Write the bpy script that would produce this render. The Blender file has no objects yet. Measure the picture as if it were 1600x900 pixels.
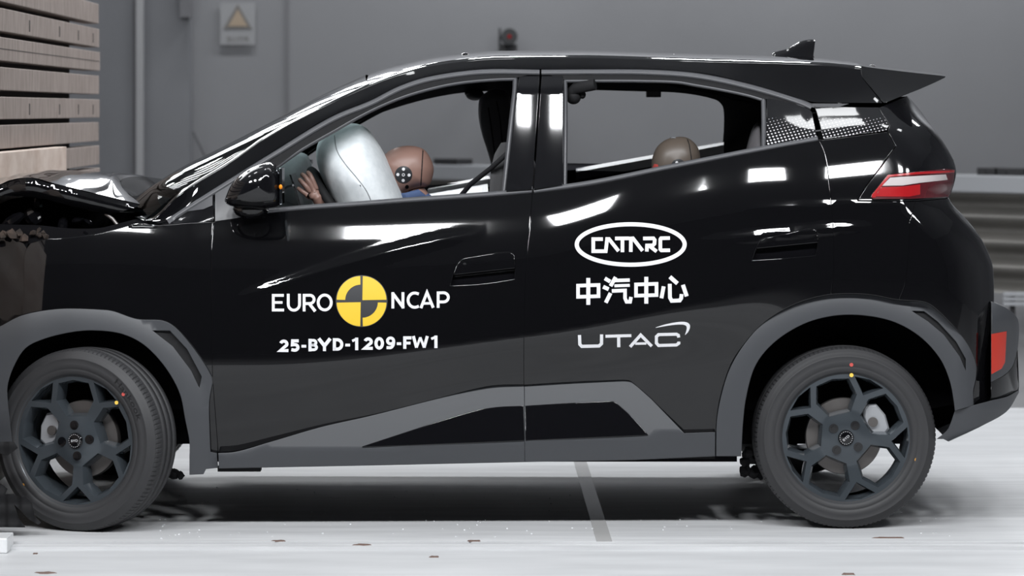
import bpy, bmesh, math, random
import numpy as np
from mathutils import Vector, Matrix
from mathutils.geometry import delaunay_2d_cdt

random.seed(7)
rng = np.random.default_rng(7)
scene = bpy.context.scene
COL = scene.collection
PI = math.pi

# ------------------------------------------------------------------ camera
CX, CY, FP, DC, HC = 740.0, 172.0, 4800.0, 10.0, 1.37
cam_d = bpy.data.cameras.new('camera')
cam = bpy.data.objects.new('camera', cam_d)
COL.objects.link(cam)
cam.location = ((CX - 800) / 480.0, -DC, HC)
cam.rotation_euler = (PI / 2, 0, 0)
cam_d.sensor_width = 36
cam_d.lens = FP * 36 / 1600
cam_d.shift_x = (800 - CX) / 1600
cam_d.shift_y = -(450 - CY) / 1600
cam_d.clip_end = 200
cam_d.dof.use_dof = True
cam_d.dof.focus_distance = DC + 0.1
cam_d.dof.aperture_fstop = 4.2
scene.camera = cam

# ------------------------------------------------------------------ world, lights, exposure
scene.view_settings.view_transform = 'Standard'
scene.view_settings.look = 'None'
scene.view_settings.gamma = 1
scene.view_settings.use_curve_mapping = False
scene.view_settings.exposure = 0.0
world = bpy.data.worlds.new('hall_air')
scene.world = world
world.use_nodes = True
bg = world.node_tree.nodes['Background']
bg.inputs['Color'].default_value = (0.9, 0.95, 1.0, 1)
bg.inputs['Strength'].default_value = 0.012


def area_light(name, loc, size, power, rot=(0, 0, 0), col=(0.96, 0.98, 1.0)):
    l = bpy.data.lights.new(name, 'AREA')
    l.shape = 'RECTANGLE'
    l.size, l.size_y = size
    l.energy = power
    l.color = col
    o = bpy.data.objects.new(name, l)
    o.location = loc
    o.rotation_euler = rot
    COL.objects.link(o)
    return o


def aim(o, target):
    d = Vector(target) - o.location
    o.rotation_euler = d.to_track_quat('-Z', 'Y').to_euler()


KEY_P, TOP_P, FAR_P, WASH_P, NOSE_P = 80.0, 16.0, 60.0, 90.0, 18.0
for i in range(8):
    x = -4.3 + i * 1.18
    o = area_light('flood_lamp', (x, -4.1, 4.4), (0.46, 0.42), KEY_P)
    aim(o, (x * 0.85, 0.3, 0.5))
for i in range(7):
    x = -4.4 + i * 1.4
    o = area_light('flood_lamp', (x, 0.9, 5.6), (0.5, 0.8), TOP_P)
for i in range(7):
    x = -4.4 + i * 1.45
    o = area_light('flood_lamp', (x, 6.2, 4.8), (0.85, 0.30), FAR_P)
    aim(o, (x * 0.9, 1.6, 0.3))
for i in range(11):
    x = -5.6 + i * 0.5
    o = area_light('bar_lamp', (x, 10.6, 4.75), (0.30, 1.5), NOSE_P)
    aim(o, (x + 1.5, 0.8, 1.0))
for i in range(12):
    x = -5.6 + i * 0.27
    o = area_light('strip_lamp', (x, 4.4, 4.9), (0.13, 1.3), 5.0)
    aim(o, (x + 2.0, 0.3, 1.0))
for i in range(4):
    x = -2.0 + i * 2.6
    o = area_light('wash_lamp', (x, 12.6, 5.6), (1.6, 0.3), WASH_P)
    aim(o, (x, 14.0, 4.0))


def spot(name, loc, target, power, angle, blend=0.9):
    l = bpy.data.lights.new(name, 'SPOT')
    l.energy = power
    l.spot_size = math.radians(angle)
    l.spot_blend = blend
    l.shadow_soft_size = 0.15
    l.color = (0.95, 0.98, 1.0)
    o = bpy.data.objects.new(name, l)
    o.location = loc
    COL.objects.link(o)
    aim(o, target)
    return o


for px in (748, 1165, 1582):
    x = (px - CX) * 23.8 / FP + (CX - 800) / 480.0
    spot('wall_lamp', (x, 13.2, 3.6), (x, 13.9, 2.2), 10, 70, 1.0)

# ------------------------------------------------------------------ materials
MATS = {}


def mat(name, col, rough=0.5, metal=0.0, spec=0.5, ior=None, alpha=None, emit=None, coat=0.0):
    m = bpy.data.materials.new(name)
    m.use_nodes = True
    b = m.node_tree.nodes['Principled BSDF']
    b.inputs['Base Color'].default_value = (*col, 1)
    b.inputs['Roughness'].default_value = rough
    b.inputs['Metallic'].default_value = metal
    b.inputs['Specular IOR Level'].default_value = spec
    if ior: b.inputs['IOR'].default_value = ior
    if coat: b.inputs['Coat Weight'].default_value = coat
    if emit:
        b.inputs['Emission Color'].default_value = (*emit[0], 1)
        b.inputs['Emission Strength'].default_value = emit[1]
    MATS[name] = m
    return m


def noisy(m, scale, a, b, detail=4, stretch=(1, 1, 1), bump=0.0, dist=0.01, lo=0.35, hi=0.65):
    """blend two colours by noise in object coordinates, optional bump"""
    nt = m.node_tree
    bs = nt.nodes['Principled BSDF']
    tc = nt.nodes.new('ShaderNodeTexCoord')
    mp = nt.nodes.new('ShaderNodeMapping')
    mp.inputs['Scale'].default_value = stretch
    nz = nt.nodes.new('ShaderNodeTexNoise')
    nz.inputs['Scale'].default_value = scale
    nz.inputs['Detail'].default_value = detail
    rp = nt.nodes.new('ShaderNodeValToRGB')
    rp.color_ramp.elements[0].position = lo
    rp.color_ramp.elements[0].color = (*a, 1)
    rp.color_ramp.elements[1].position = hi
    rp.color_ramp.elements[1].color = (*b, 1)
    nt.links.new(tc.outputs['Object'], mp.inputs['Vector'])
    nt.links.new(mp.outputs['Vector'], nz.inputs['Vector'])
    nt.links.new(nz.outputs['Fac'], rp.inputs['Fac'])
    nt.links.new(rp.outputs['Color'], bs.inputs['Base Color'])
    if bump:
        bp = nt.nodes.new('ShaderNodeBump')
        bp.inputs['Strength'].default_value = bump
        bp.inputs['Distance'].default_value = dist
        nt.links.new(nz.outputs['Fac'], bp.inputs['Height'])
        nt.links.new(bp.outputs['Normal'], bs.inputs['Normal'])
    return m


PAINT = mat('black_paint', (0.0035, 0.0035, 0.0042), 0.035, ior=1.54)
GLOSSBLK = mat('gloss_black', (0.004, 0.004, 0.005), 0.06, ior=1.55)
CLAD = mat('grey_plastic', (0.042, 0.0445, 0.050), 0.45)
TRIM = mat('seal_grey', (0.066, 0.067, 0.073), 0.38)
DARK = mat('dark_plastic', (0.010, 0.010, 0.011), 0.7, spec=0.2)
VOID = mat('dark_liner', (0.005, 0.005, 0.006), 0.9, spec=0.06)
CABIN = mat('cabin_trim', (0.022, 0.021, 0.023), 0.75, spec=0.2)
SILLT = mat('sill_trim', (0.36, 0.37, 0.38), 0.4)
CABINLT = mat('light_door_trim', (0.80, 0.81, 0.82), 0.4)
SEATM = mat('seat_leather', (0.12, 0.115, 0.122), 0.5)
TYRE = mat('tyre_rubber', (0.024, 0.024, 0.026), 0.6)
TYRETXT = mat('tyre_lettering', (0.006, 0.006, 0.007), 0.4)
RIM = mat('rim_grey', (0.050, 0.059, 0.068), 0.22, metal=0.3)
STEEL = mat('disc_steel', (0.16, 0.15, 0.145), 0.4, metal=0.8)
ALU = mat('caliper_alu', (0.38, 0.39, 0.41), 0.45, metal=0.5)
WHITE = mat('decal_white', (0.66, 0.66, 0.68), 0.5)
YELLOW = mat('decal_yellow', (0.66, 0.44, 0.018), 0.5)
DECBLK = mat('decal_black', (0.02, 0.021, 0.024), 0.45)
RED = mat('lens_red', (0.32, 0.010, 0.013), 0.12, coat=0.6)
REDDK = mat('lens_dark_red', (0.075, 0.006, 0.010), 0.12, coat=0.6)
LENSW = mat('lens_clear', (0.46, 0.42, 0.42), 0.10, coat=0.5)
REFL = mat('reflector_red', (0.50, 0.030, 0.015), 0.25)
ORANGE = mat('indicator_amber', (0.9, 0.28, 0.01), 0.3)
BAG = noisy(mat('airbag_cloth', (0.66, 0.69, 0.71), 0.75), 40, (0.60, 0.635, 0.655), (0.68, 0.71, 0.73))
SKIN = mat('dummy_vinyl', (0.235, 0.138, 0.112), 0.45)
SKIN2 = mat('child_vinyl', (0.095, 0.076, 0.062), 0.42)
BLUE = mat('blue_cloth', (0.055, 0.09, 0.19), 0.8)
MIRROR = mat('mirror_glass', (0.55, 0.60, 0.63), 0.05, metal=1.0)
CHROME = mat('chrome', (0.7, 0.7, 0.72), 0.12, metal=1.0)
BELT = mat('belt_webbing', (0.008, 0.008, 0.010), 0.7)
TAPE = mat('silver_tape', (0.55, 0.58, 0.62), 0.25, metal=0.6)


def glass_mat(name, tint, rough=0.0, base=0.03, gain=0.85):
    m = bpy.data.materials.new(name)
    m.use_nodes = True
    nt = m.node_tree
    nt.nodes.clear()
    out = nt.nodes.new('ShaderNodeOutputMaterial')
    mix = nt.nodes.new('ShaderNodeMixShader')
    tr = nt.nodes.new('ShaderNodeBsdfTransparent')
    gl = nt.nodes.new('ShaderNodeBsdfGlossy')
    fr = nt.nodes.new('ShaderNodeFresnel')
    fr.inputs['IOR'].default_value = 1.5
    tr.inputs['Color'].default_value = (*tint, 1)
    gl.inputs['Roughness'].default_value = rough
    nt.links.new(fr.outputs['Fac'], mix.inputs['Fac'])
    nt.links.new(tr.outputs['BSDF'], mix.inputs[1])
    nt.links.new(gl.outputs['BSDF'], mix.inputs[2])
    nt.links.new(mix.outputs['Shader'], out.inputs['Surface'])
    MATS[name] = m
    return m


GLASS = glass_mat('window_glass', (0.90, 0.92, 0.92))
WSGLASS = glass_mat('windscreen_glass', (0.62, 0.76, 0.75))
REARGLASS = glass_mat('rear_glass', (0.10, 0.10, 0.11))


def dotted_mat():
    """black privacy panel with rows of small pale dots printed on it"""
    m = mat('dotted_panel', (0.005, 0.005, 0.006), 0.06, ior=1.55)
    nt = m.node_tree
    bs = nt.nodes['Principled BSDF']
    tc = nt.nodes.new('ShaderNodeTexCoord')
    mp = nt.nodes.new('ShaderNodeMapping')
    mp.inputs['Rotation'].default_value = (0, math.radians(16), 0)
    mp.inputs['Scale'].default_value = (82, 0, 105)
    vo = nt.nodes.new('ShaderNodeTexVoronoi')
    vo.inputs['Randomness'].default_value = 0.0
    vo.inputs['Scale'].default_value = 1.0
    lt = nt.nodes.new('ShaderNodeMath'); lt.operation = 'LESS_THAN'
    sp = nt.nodes.new('ShaderNodeSeparateXYZ')
    mr = nt.nodes.new('ShaderNodeMapRange')
    mr.inputs['From Min'].default_value = 1.27; mr.inputs['From Max'].default_value = 1.345
    mr.inputs['To Min'].default_value = 0.30; mr.inputs['To Max'].default_value = 0.10
    nt.links.new(sp.outputs['Z'], mr.inputs['Value'])
    nt.links.new(mr.outputs['Result'], lt.inputs[1])
    gt = nt.nodes.new('ShaderNodeMath'); gt.operation = 'LESS_THAN'
    gt.inputs[1].default_value = 1.345
    mu = nt.nodes.new('ShaderNodeMath'); mu.operation = 'MULTIPLY'
    mx = nt.nodes.new('ShaderNodeMix'); mx.data_type = 'RGBA'
    mx.inputs[6].default_value = (0.005, 0.005, 0.006, 1)
    mx.inputs[7].default_value = (0.50, 0.49, 0.50, 1)
    nt.links.new(tc.outputs['Object'], mp.inputs['Vector'])
    nt.links.new(mp.outputs['Vector'], vo.inputs['Vector'])
    nt.links.new(vo.outputs['Distance'], lt.inputs[0])
    nt.links.new(tc.outputs['Object'], sp.inputs['Vector'])
    nt.links.new(sp.outputs['Z'], gt.inputs[0])
    nt.links.new(lt.outputs[0], mu.inputs[0])
    nt.links.new(gt.outputs[0], mu.inputs[1])
    nt.links.new(mu.outputs[0], mx.inputs[0])
    nt.links.new(mx.outputs[2], bs.inputs['Base Color'])
    return m


DOTS = dotted_mat()

# ------------------------------------------------------------------ generic helpers


def tag(o, label=None, cat=None, group=None, kind=None):
    if label: o['label'] = label
    if cat: o['category'] = cat
    if group: o['group'] = group
    if kind: o['kind'] = kind
    return o


def empty(name, loc=(0, 0, 0), parent=None):
    o = bpy.data.objects.new(name, None)
    o.empty_display_size = 0.1
    o.location = loc
    COL.objects.link(o)
    if parent: o.parent = parent
    return o


def mesh_obj(name, verts, faces, m, parent=None, smooth=False, loopn=None, mats=None, fm=None, origin=(0, 0, 0)):
    me = bpy.data.meshes.new(name)
    o3 = np.asarray(verts, dtype=float) - np.asarray(origin, dtype=float)
    me.from_pydata([tuple(v) for v in o3], [], [tuple(int(i) for i in f) for f in faces], shade_flat=not (smooth or loopn is not None))
    for mm in (mats or [m]):
        me.materials.append(mm)
    if fm is not None:
        me.polygons.foreach_set('material_index', np.asarray(fm, dtype=np.int32))
    if loopn is not None:
        me.normals_split_custom_set([tuple(n) for n in loopn])
    me.update()
    o = bpy.data.objects.new(name, me)
    COL.objects.link(o)
    if parent: o.parent = parent
    return o


class MB:
    """collects simple shapes into one mesh"""
    def __init__(self):
        self.v, self.f = [], []

    def add(self, verts, faces):
        n = len(self.v)
        self.v += [tuple(v) for v in verts]
        self.f += [tuple(i + n for i in f) for f in faces]
        return self

    def box(self, lo, hi, rot=None, bevel=0.0):
        bm = bmesh.new()
        bmesh.ops.create_cube(bm, size=1)
        c = [(a + b) / 2 for a, b in zip(lo, hi)]
        s = [b - a for a, b in zip(lo, hi)]
        bmesh.ops.scale(bm, vec=s, verts=bm.verts)
        if bevel:
            bmesh.ops.bevel(bm, geom=bm.edges[:], offset=bevel, segments=2, profile=0.5, affect='EDGES')
        M = Matrix.Translation(c)
        if rot is not None: M = M @ rot.to_4x4()
        bmesh.ops.transform(bm, matrix=M, verts=bm.verts)
        return self.take(bm)

    def take(self, bm):
        bm.verts.index_update()
        self.add([v.co[:] for v in bm.verts], [[v.index for v in f.verts] for f in bm.faces])
        bm.free()
        return self

    def sphere(self, c, r, seg=16, ring=10, rot=None):
        bm = bmesh.new()
        bmesh.ops.create_uvsphere(bm, u_segments=seg, v_segments=ring, radius=1)
        s = r if hasattr(r, '__len__') else (r, r, r)
        bmesh.ops.scale(bm, vec=s, verts=bm.verts)
        M = Matrix.Translation(c)
        if rot is not None: M = M @ rot.to_4x4()
        bmesh.ops.transform(bm, matrix=M, verts=bm.verts)
        return self.take(bm)

    def cyl(self, a, b, r, seg=20, r2=None):
        a, b = Vector(a), Vector(b)
        d = b - a
        bm = bmesh.new()
        bmesh.ops.create_cone(bm, cap_ends=True, segments=seg, radius1=r, radius2=r if r2 is None else r2, depth=d.length)
        M = Matrix.Translation((a + b) / 2) @ d.to_track_quat('Z', 'Y').to_matrix().to_4x4()
        bmesh.ops.transform(bm, matrix=M, verts=bm.verts)
        return self.take(bm)

    def tube(self, pts, r, seg=10, closed=False, flat=1.0, cap=True):
        P = [Vector(p) for p in pts]
        n = len(P)
        R = r if hasattr(r, '__len__') else [r] * n
        rings = []
        up = None
        for i, p in enumerate(P):
            if closed:
                t = P[(i + 1) % n] - P[i - 1]
            else:
                t = P[min(i + 1, n - 1)] - P[max(i - 1, 0)]
            t.normalize()
            if up is None:
                up = Vector((0, 1, 0)) if abs(t.y) < 0.9 else Vector((0, 0, 1))
            side = t.cross(up).normalized()
            up2 = side.cross(t).normalized()
            up = up2
            rings.append([p + (side * math.cos(2 * PI * k / seg) + up2 * math.sin(2 * PI * k / seg) * flat) * R[i] for k in range(seg)])
        base = len(self.v)
        for rg in rings: self.v += [tuple(v) for v in rg]
        m = n if closed else n - 1
        for i in range(m):
            for k in range(seg):
                a = base + i * seg + k
                b = base + i * seg + (k + 1) % seg
                c = base + ((i + 1) % n) * seg + (k + 1) % seg
                d = base + ((i + 1) % n) * seg + k
                self.f.append((a, b, c, d))
        if cap and not closed:
            self.f.append(tuple(base + k for k in range(seg))[::-1])
            self.f.append(tuple(base + (n - 1) * seg + k for k in range(seg)))
        return self

    def build(self, name, m, parent=None, smooth=False, origin=(0, 0, 0)):
        o = mesh_obj(name, self.v, self.f, m, parent, smooth=False, origin=origin)
        if smooth:
            me = o.data
            bm = bmesh.new(); bm.from_mesh(me)
            bmesh.ops.recalc_face_normals(bm, faces=bm.faces)
            for f in bm.faces: f.smooth = True
            for e in bm.edges:
                if len(e.link_faces) == 2 and e.calc_face_angle(0) > math.radians(38): e.smooth = False
            bm.to_mesh(me); bm.free()
        else:
            me = o.data
            bm = bmesh.new(); bm.from_mesh(me)
            bmesh.ops.recalc_face_normals(bm, faces=bm.faces)
            bm.to_mesh(me); bm.free()
        return o


def Wp(px, py, y):
    """a pixel of the 1600x900 photograph and its depth behind the near door plane -> metres"""
    px = np.asarray(px, float); py = np.asarray(py, float); y = np.asarray(y, float) + 0 * px
    k = (DC + y) / FP
    return np.stack([(px - CX) * k + (CX - 800) / 480.0, y, HC - (py - CY) * k], axis=-1)


def W1(px, py, y):
    return tuple(float(a) for a in Wp(px, py, y))


def pchip(xk, yk):
    xk = np.asarray(xk, float); yk = np.asarray(yk, float)
    h = np.diff(xk); dl = np.diff(yk) / h
    d = np.zeros_like(yk)
    for i in range(1, len(xk) - 1):
        if dl[i - 1] * dl[i] > 0:
            w1, w2 = 2 * h[i] + h[i - 1], h[i] + 2 * h[i - 1]
            d[i] = (w1 + w2) / (w1 / dl[i - 1] + w2 / dl[i])
    d[0], d[-1] = dl[0], dl[-1]

    def f(x):
        x = np.asarray(x, float)
        i = np.clip(np.searchsorted(xk, x) - 1, 0, len(xk) - 2)
        t = (np.clip(x, xk[0], xk[-1]) - xk[i]) / h[i]
        a = yk[i]; b = yk[i + 1]
        r = (2 * t**3 - 3 * t**2 + 1) * a + (t**3 - 2 * t**2 + t) * h[i] * d[i] + (-2 * t**3 + 3 * t**2) * b + (t**3 - t**2) * h[i] * d[i + 1]
        r = r + np.where(x < xk[0], (x - xk[0]) * d[0], 0) + np.where(x > xk[-1], (x - xk[-1]) * d[-1], 0)
        return r
    return f


def table(pairs):
    return pchip([p[0] for p in pairs], [p[1] for p in pairs])


def smooth_curve(pts, step=5.0, closed=False):
    """centripetal catmull-rom through the points"""
    P = [np.asarray(p, float) for p in pts]
    n = len(P)
    if closed:
        ext = [P[-1]] + P + [P[0], P[1]]
        segs = n
    else:
        ext = [2 * P[0] - P[1]] + P + [2 * P[-1] - P[-2]]
        segs = n - 1
    out = []
    for i in range(segs):
        p0, p1, p2, p3 = ext[i:i + 4]
        t0 = 0.0
        t1 = t0 + max(np.linalg.norm(p1 - p0), 1e-6) ** 0.5
        t2 = t1 + max(np.linalg.norm(p2 - p1), 1e-6) ** 0.5
        t3 = t2 + max(np.linalg.norm(p3 - p2), 1e-6) ** 0.5
        k = max(1, int(np.ceil(np.linalg.norm(p2 - p1) / step)))
        for j in range(k):
            t = t1 + (t2 - t1) * j / k
            A1 = (t1 - t) / (t1 - t0) * p0 + (t - t0) / (t1 - t0) * p1
            A2 = (t2 - t) / (t2 - t1) * p1 + (t - t1) / (t2 - t1) * p2
            A3 = (t3 - t) / (t3 - t2) * p2 + (t - t2) / (t3 - t2) * p3
            B1 = (t2 - t) / (t2 - t0) * A1 + (t - t0) / (t2 - t0) * A2
            B2 = (t3 - t) / (t3 - t1) * A2 + (t - t1) / (t3 - t1) * A3
            out.append((t2 - t) / (t2 - t1) * B1 + (t - t1) / (t2 - t1) * B2)
    if not closed: out.append(P[-1])
    return np.array(out)


def line_pts(pts, step=5.0):
    out = []
    for a, b in zip(pts[:-1], pts[1:]):
        a = np.asarray(a, float); b = np.asarray(b, float)
        k = max(1, int(np.ceil(np.linalg.norm(b - a) / step)))
        for j in range(k): out.append(a + (b - a) * j / k)
    out.append(np.asarray(pts[-1], float))
    return np.array(out)


def loop(*segs, mind=0.8):
    """join open runs into one closed outline, dropping doubled points"""
    P = np.concatenate([np.asarray(s, float) for s in segs])
    keep = [P[0]]
    for p in P[1:]:
        if np.linalg.norm(p - keep[-1]) > mind: keep.append(p)
    while np.linalg.norm(keep[0] - keep[-1]) <= mind: keep.pop()
    return np.array(keep)


def poly(pts, step=5.0):
    return loop(line_pts(list(pts) + [pts[0]], step))


def area2(P):
    x, y = P[:, 0], P[:, 1]
    return 0.5 * np.sum(x * np.roll(y, -1) - np.roll(x, -1) * y)


def inside(P, Q):
    """which of the points Q lie inside polygon P"""
    x, y = Q[:, 0], Q[:, 1]
    c = np.zeros(len(Q), bool)
    xi, yi = P[:, 0], P[:, 1]
    xj, yj = np.roll(xi, 1), np.roll(yi, 1)
    for a, b, d, e in zip(xi, yi, xj, yj):
        if b == e: continue
        hit = ((b > y) != (e > y)) & (x < (d - a) * (y - b) / (e - b) + a)
        c ^= hit
    return c


def out_dirs(P, hole=False):
    """outward 2D direction at each outline point"""
    t1 = P - np.roll(P, 1, 0); t2 = np.roll(P, -1, 0) - P
    t1 /= np.linalg.norm(t1, axis=1, keepdims=True) + 1e-9
    t2 /= np.linalg.norm(t2, axis=1, keepdims=True) + 1e-9
    n1 = np.stack([t1[:, 1], -t1[:, 0]], 1); n2 = np.stack([t2[:, 1], -t2[:, 0]], 1)
    n = n1 + n2
    ln = np.linalg.norm(n, axis=1, keepdims=True)
    n = n / (ln + 1e-9)
    k = 1.0 / np.clip(np.sum(n * n1, axis=1), 0.45, 1)
    s = 1.0 if area2(P) > 0 else -1.0
    if hole: s = -s
    return n * s, k


def surf_normal(depth, px, py, e=0.6):
    a = Wp(px + e, py, depth(px + e, py)) - Wp(px - e, py, depth(px - e, py))
    b = Wp(px, py + e, depth(px, py + e)) - Wp(px, py - e, depth(px, py - e))
    n = np.cross(a, b)
    n /= np.linalg.norm(n, axis=1, keepdims=True) + 1e-12
    # towards the viewer's side of the door
    s = np.where(n[:, 1:2] > 0, -1.0, 1.0)
    return n * s


CAR_Y = 0.86
ORIGIN = (0.0, CAR_Y, 0.0)


def panel(name, outer, m, parent, depth, holes=(), off=0.0, thick=0.02, sp=10.0, gap=1.0, bev=0.003, origin=ORIGIN, back=False, nrm=None):
    """a body panel: an outline traced on the side view, laid on the surface depth(px,py), with rounded, turned-in edges"""
    rings = [(np.asarray(outer, float), False)] + [(np.asarray(h, float), True) for h in holes]
    ins = []
    for P, hole in rings:
        d, k = out_dirs(P, hole)
        ins.append(P - d * (gap * k)[:, None])
    v2, ed = [], []
    starts = []
    for P in ins:
        s = len(v2); starts.append(s)
        v2 += [tuple(p) for p in P]
        ed += [(s + i, s + (i + 1) % len(P)) for i in range(len(P))]
    lo, hi = ins[0].min(0), ins[0].max(0)
    gx = np.arange(lo[0] + sp / 2, hi[0], sp); gy = np.arange(lo[1] + sp / 2, hi[1], sp)
    if len(gx) and len(gy):
        G = np.stack(np.meshgrid(gx, gy), -1).reshape(-1, 2)
        G[:, 0] += (np.round((G[:, 1] - lo[1]) / sp) % 2) * sp * 0.5 - sp * 0.25
        ok = inside(ins[0], G)
        for h in ins[1:]: ok &= ~inside(h, G)
        G = G[ok]
        if len(G):
            B = np.concatenate(ins)
            dm = np.full(len(G), 1e9)
            for i in range(0, len(B), 200):
                dm = np.minimum(dm, np.min(np.linalg.norm(G[:, None, :] - B[None, i:i + 200, :], axis=2), axis=1))
            G = G[dm > sp * 0.45]
            v2 += [tuple(g) for g in G]
    vo, eo, fo, ov, oe, of_ = delaunay_2d_cdt([Vector(v) for v in v2], ed, [], 0, 1e-5)
    V2 = np.array([tuple(v) for v in vo])
    T = np.array([f for f in fo if len(f) == 3])
    cen = V2[T].mean(1)
    ok = inside(ins[0], cen)
    for h in ins[1:]: ok &= ~inside(h, cen)
    T = T[ok]
    mp = {}
    for i, l in enumerate(ov):
        for j in l: mp[j] = i
    px, py = V2[:, 0], V2[:, 1]
    # orient triangles
    a = V2[T[:, 1]] - V2[T[:, 0]]; b = V2[T[:, 2]] - V2[T[:, 0]]
    sgn = a[:, 0] * b[:, 1] - a[:, 1] * b[:, 0]
    T[sgn > 0] = T[sgn > 0][:, ::-1]
    # world normal of (x right, z up) counted so it faces -y
    T = T[:, ::-1]
    Y = depth(px, py) - off
    V3 = Wp(px, py, Y)
    N3 = surf_normal(depth, px, py)
    verts = [V3]; faces = [tuple(t) for t in T]
    loopn = [N3[T].reshape(-1, 3)]
    base = len(V3)
    fl = T[0] if len(T) else None
    if fl is not None:
        c = np.cross(V3[fl[1]] - V3[fl[0]], V3[fl[2]] - V3[fl[0]])
        if c[1] > 0:
            T = T[:, ::-1]
            faces = [tuple(t) for t in T]
            loopn = [N3[T].reshape(-1, 3)]
    for (P, hole), s in zip(rings, starts):
        n = len(P)
        d, k = out_dirs(P, hole)
        idx = np.array([mp[s + i] for i in range(n)])
        dY = depth(P[:, 0], P[:, 1]) - off
        o3 = np.stack([d[:, 0], np.zeros(n), -d[:, 1]], 1)
        ns = surf_normal(depth, P[:, 0], P[:, 1])
        nb = ns + o3 * 1.2; nb /= np.linalg.norm(nb, axis=1, keepdims=True)
        R1 = Wp(P[:, 0], P[:, 1], dY + bev)
        R2 = Wp(P[:, 0], P[:, 1], dY + thick)
        b1 = base; b2 = base + n
        verts += [R1, R2]; base += 2 * n
        for i in range(n):
            j = (i + 1) % n
            q = (idx[i], idx[j], b1 + j, b1 + i)
            qn = [N3[idx[i]], N3[idx[j]], nb[j], nb[i]]
            r = (b1 + i, b1 + j, b2 + j, b2 + i)
            rn = [o3[i], o3[j], o3[j], o3[i]]
            A = V3[idx[j]] - V3[idx[i]]; Bv = R1[i] - V3[idx[i]]
            if np.dot(np.cross(A, Bv), nb[i]) < 0:
                q = q[::-1]; qn = qn[::-1]; 
            # winding is fixed so the geometric normal agrees with nb
            A2 = R1[j] - R1[i]; B2 = R2[i] - R1[i]
            if np.dot(np.cross(A2, B2), o3[i]) < 0:
                r = r[::-1]; rn = rn[::-1]
            faces.append(q); loopn.append(np.array(qn))
            faces.append(r); loopn.append(np.array(rn))
    V = np.concatenate(verts)
    return mesh_obj(name, V, faces, m, parent, loopn=np.concatenate(loopn), origin=origin)


def mirror_copy(o, parent, name=None):
    """the same part on the far side of the car"""
    c = o.copy()
    COL.objects.link(c)
    c.parent = parent
    c.scale = (1, -1, 1)
    return c


def grid_mesh(name, P, m, parent, origin=ORIGIN, smooth=True, closed_u=False):
    """P: (nu, nv, 3) array of points"""
    nu, nv = P.shape[:2]
    F = []
    for i in range(nu - (0 if closed_u else 1)):
        for j in range(nv - 1):
            F.append((i * nv + j, ((i + 1) % nu) * nv + j, ((i + 1) % nu) * nv + j + 1, i * nv + j + 1))
    return mesh_obj(name, P.reshape(-1, 3), F, m, parent, smooth=smooth, origin=origin)


def loft_across(name, curve, m, parent, bulge=(0, 0, 0), n=16, power=2.0, sheet=0.0):
    """surface between a curve on the near side and its mirror image on the far side"""
    C = np.asarray(curve)
    t = np.linspace(-1, 1, n + 1)
    P = np.zeros((len(C), n + 1, 3))
    bulge = [np.asarray(b, float) for b in bulge]
    for j, s in enumerate(t):
        k = 1 - abs(s) ** power
        P[:, j, 0] = C[:, 0] + bulge[0] * k
        P[:, j, 1] = CAR_Y + (C[:, 1] - CAR_Y) * (-s)
        P[:, j, 2] = C[:, 2] + bulge[2] * k
    return grid_mesh(name, P, m, parent)


def tri_faces_subdiv(V, F, maxlen):
    bm = bmesh.new()
    vs = [bm.verts.new((p[0], p[1], 0)) for p in V]
    for f in F:
        try: bm.faces.new([vs[i] for i in f])
        except ValueError: pass
    bmesh.ops.triangulate(bm, faces=bm.faces[:])
    for _ in range(4):
        es = [e for e in bm.edges if e.calc_length() > maxlen]
        if not es: break
        bmesh.ops.subdivide_edges(bm, edges=es, cuts=1)
        bmesh.ops.triangulate(bm, faces=[f for f in bm.faces if len(f.verts) > 3])
    bm.verts.index_update()
    V2 = np.array([v.co[:2] for v in bm.verts]); F2 = [[v.index for v in f.verts] for f in bm.faces]
    bm.free()
    return V2, F2


def decal(name, V2, F, m, parent, depth, lift=0.0015, sub=14.0, origin=ORIGIN, matlist=None):
    V2, F = tri_faces_subdiv(V2, F, sub)
    px, py = V2[:, 0], V2[:, 1]
    V3 = Wp(px, py, depth(px, py) - lift)
    N = surf_normal(depth, px, py)
    FF, LN = [], []
    for f in F:
        c = np.cross(V3[f[1]] - V3[f[0]], V3[f[2]] - V3[f[0]])
        if c[1] > 0: f = f[::-1]
        FF.append(f); LN.append(N[f])
    return mesh_obj(name, V3, FF, m, parent, loopn=np.concatenate(LN), origin=origin)


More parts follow.
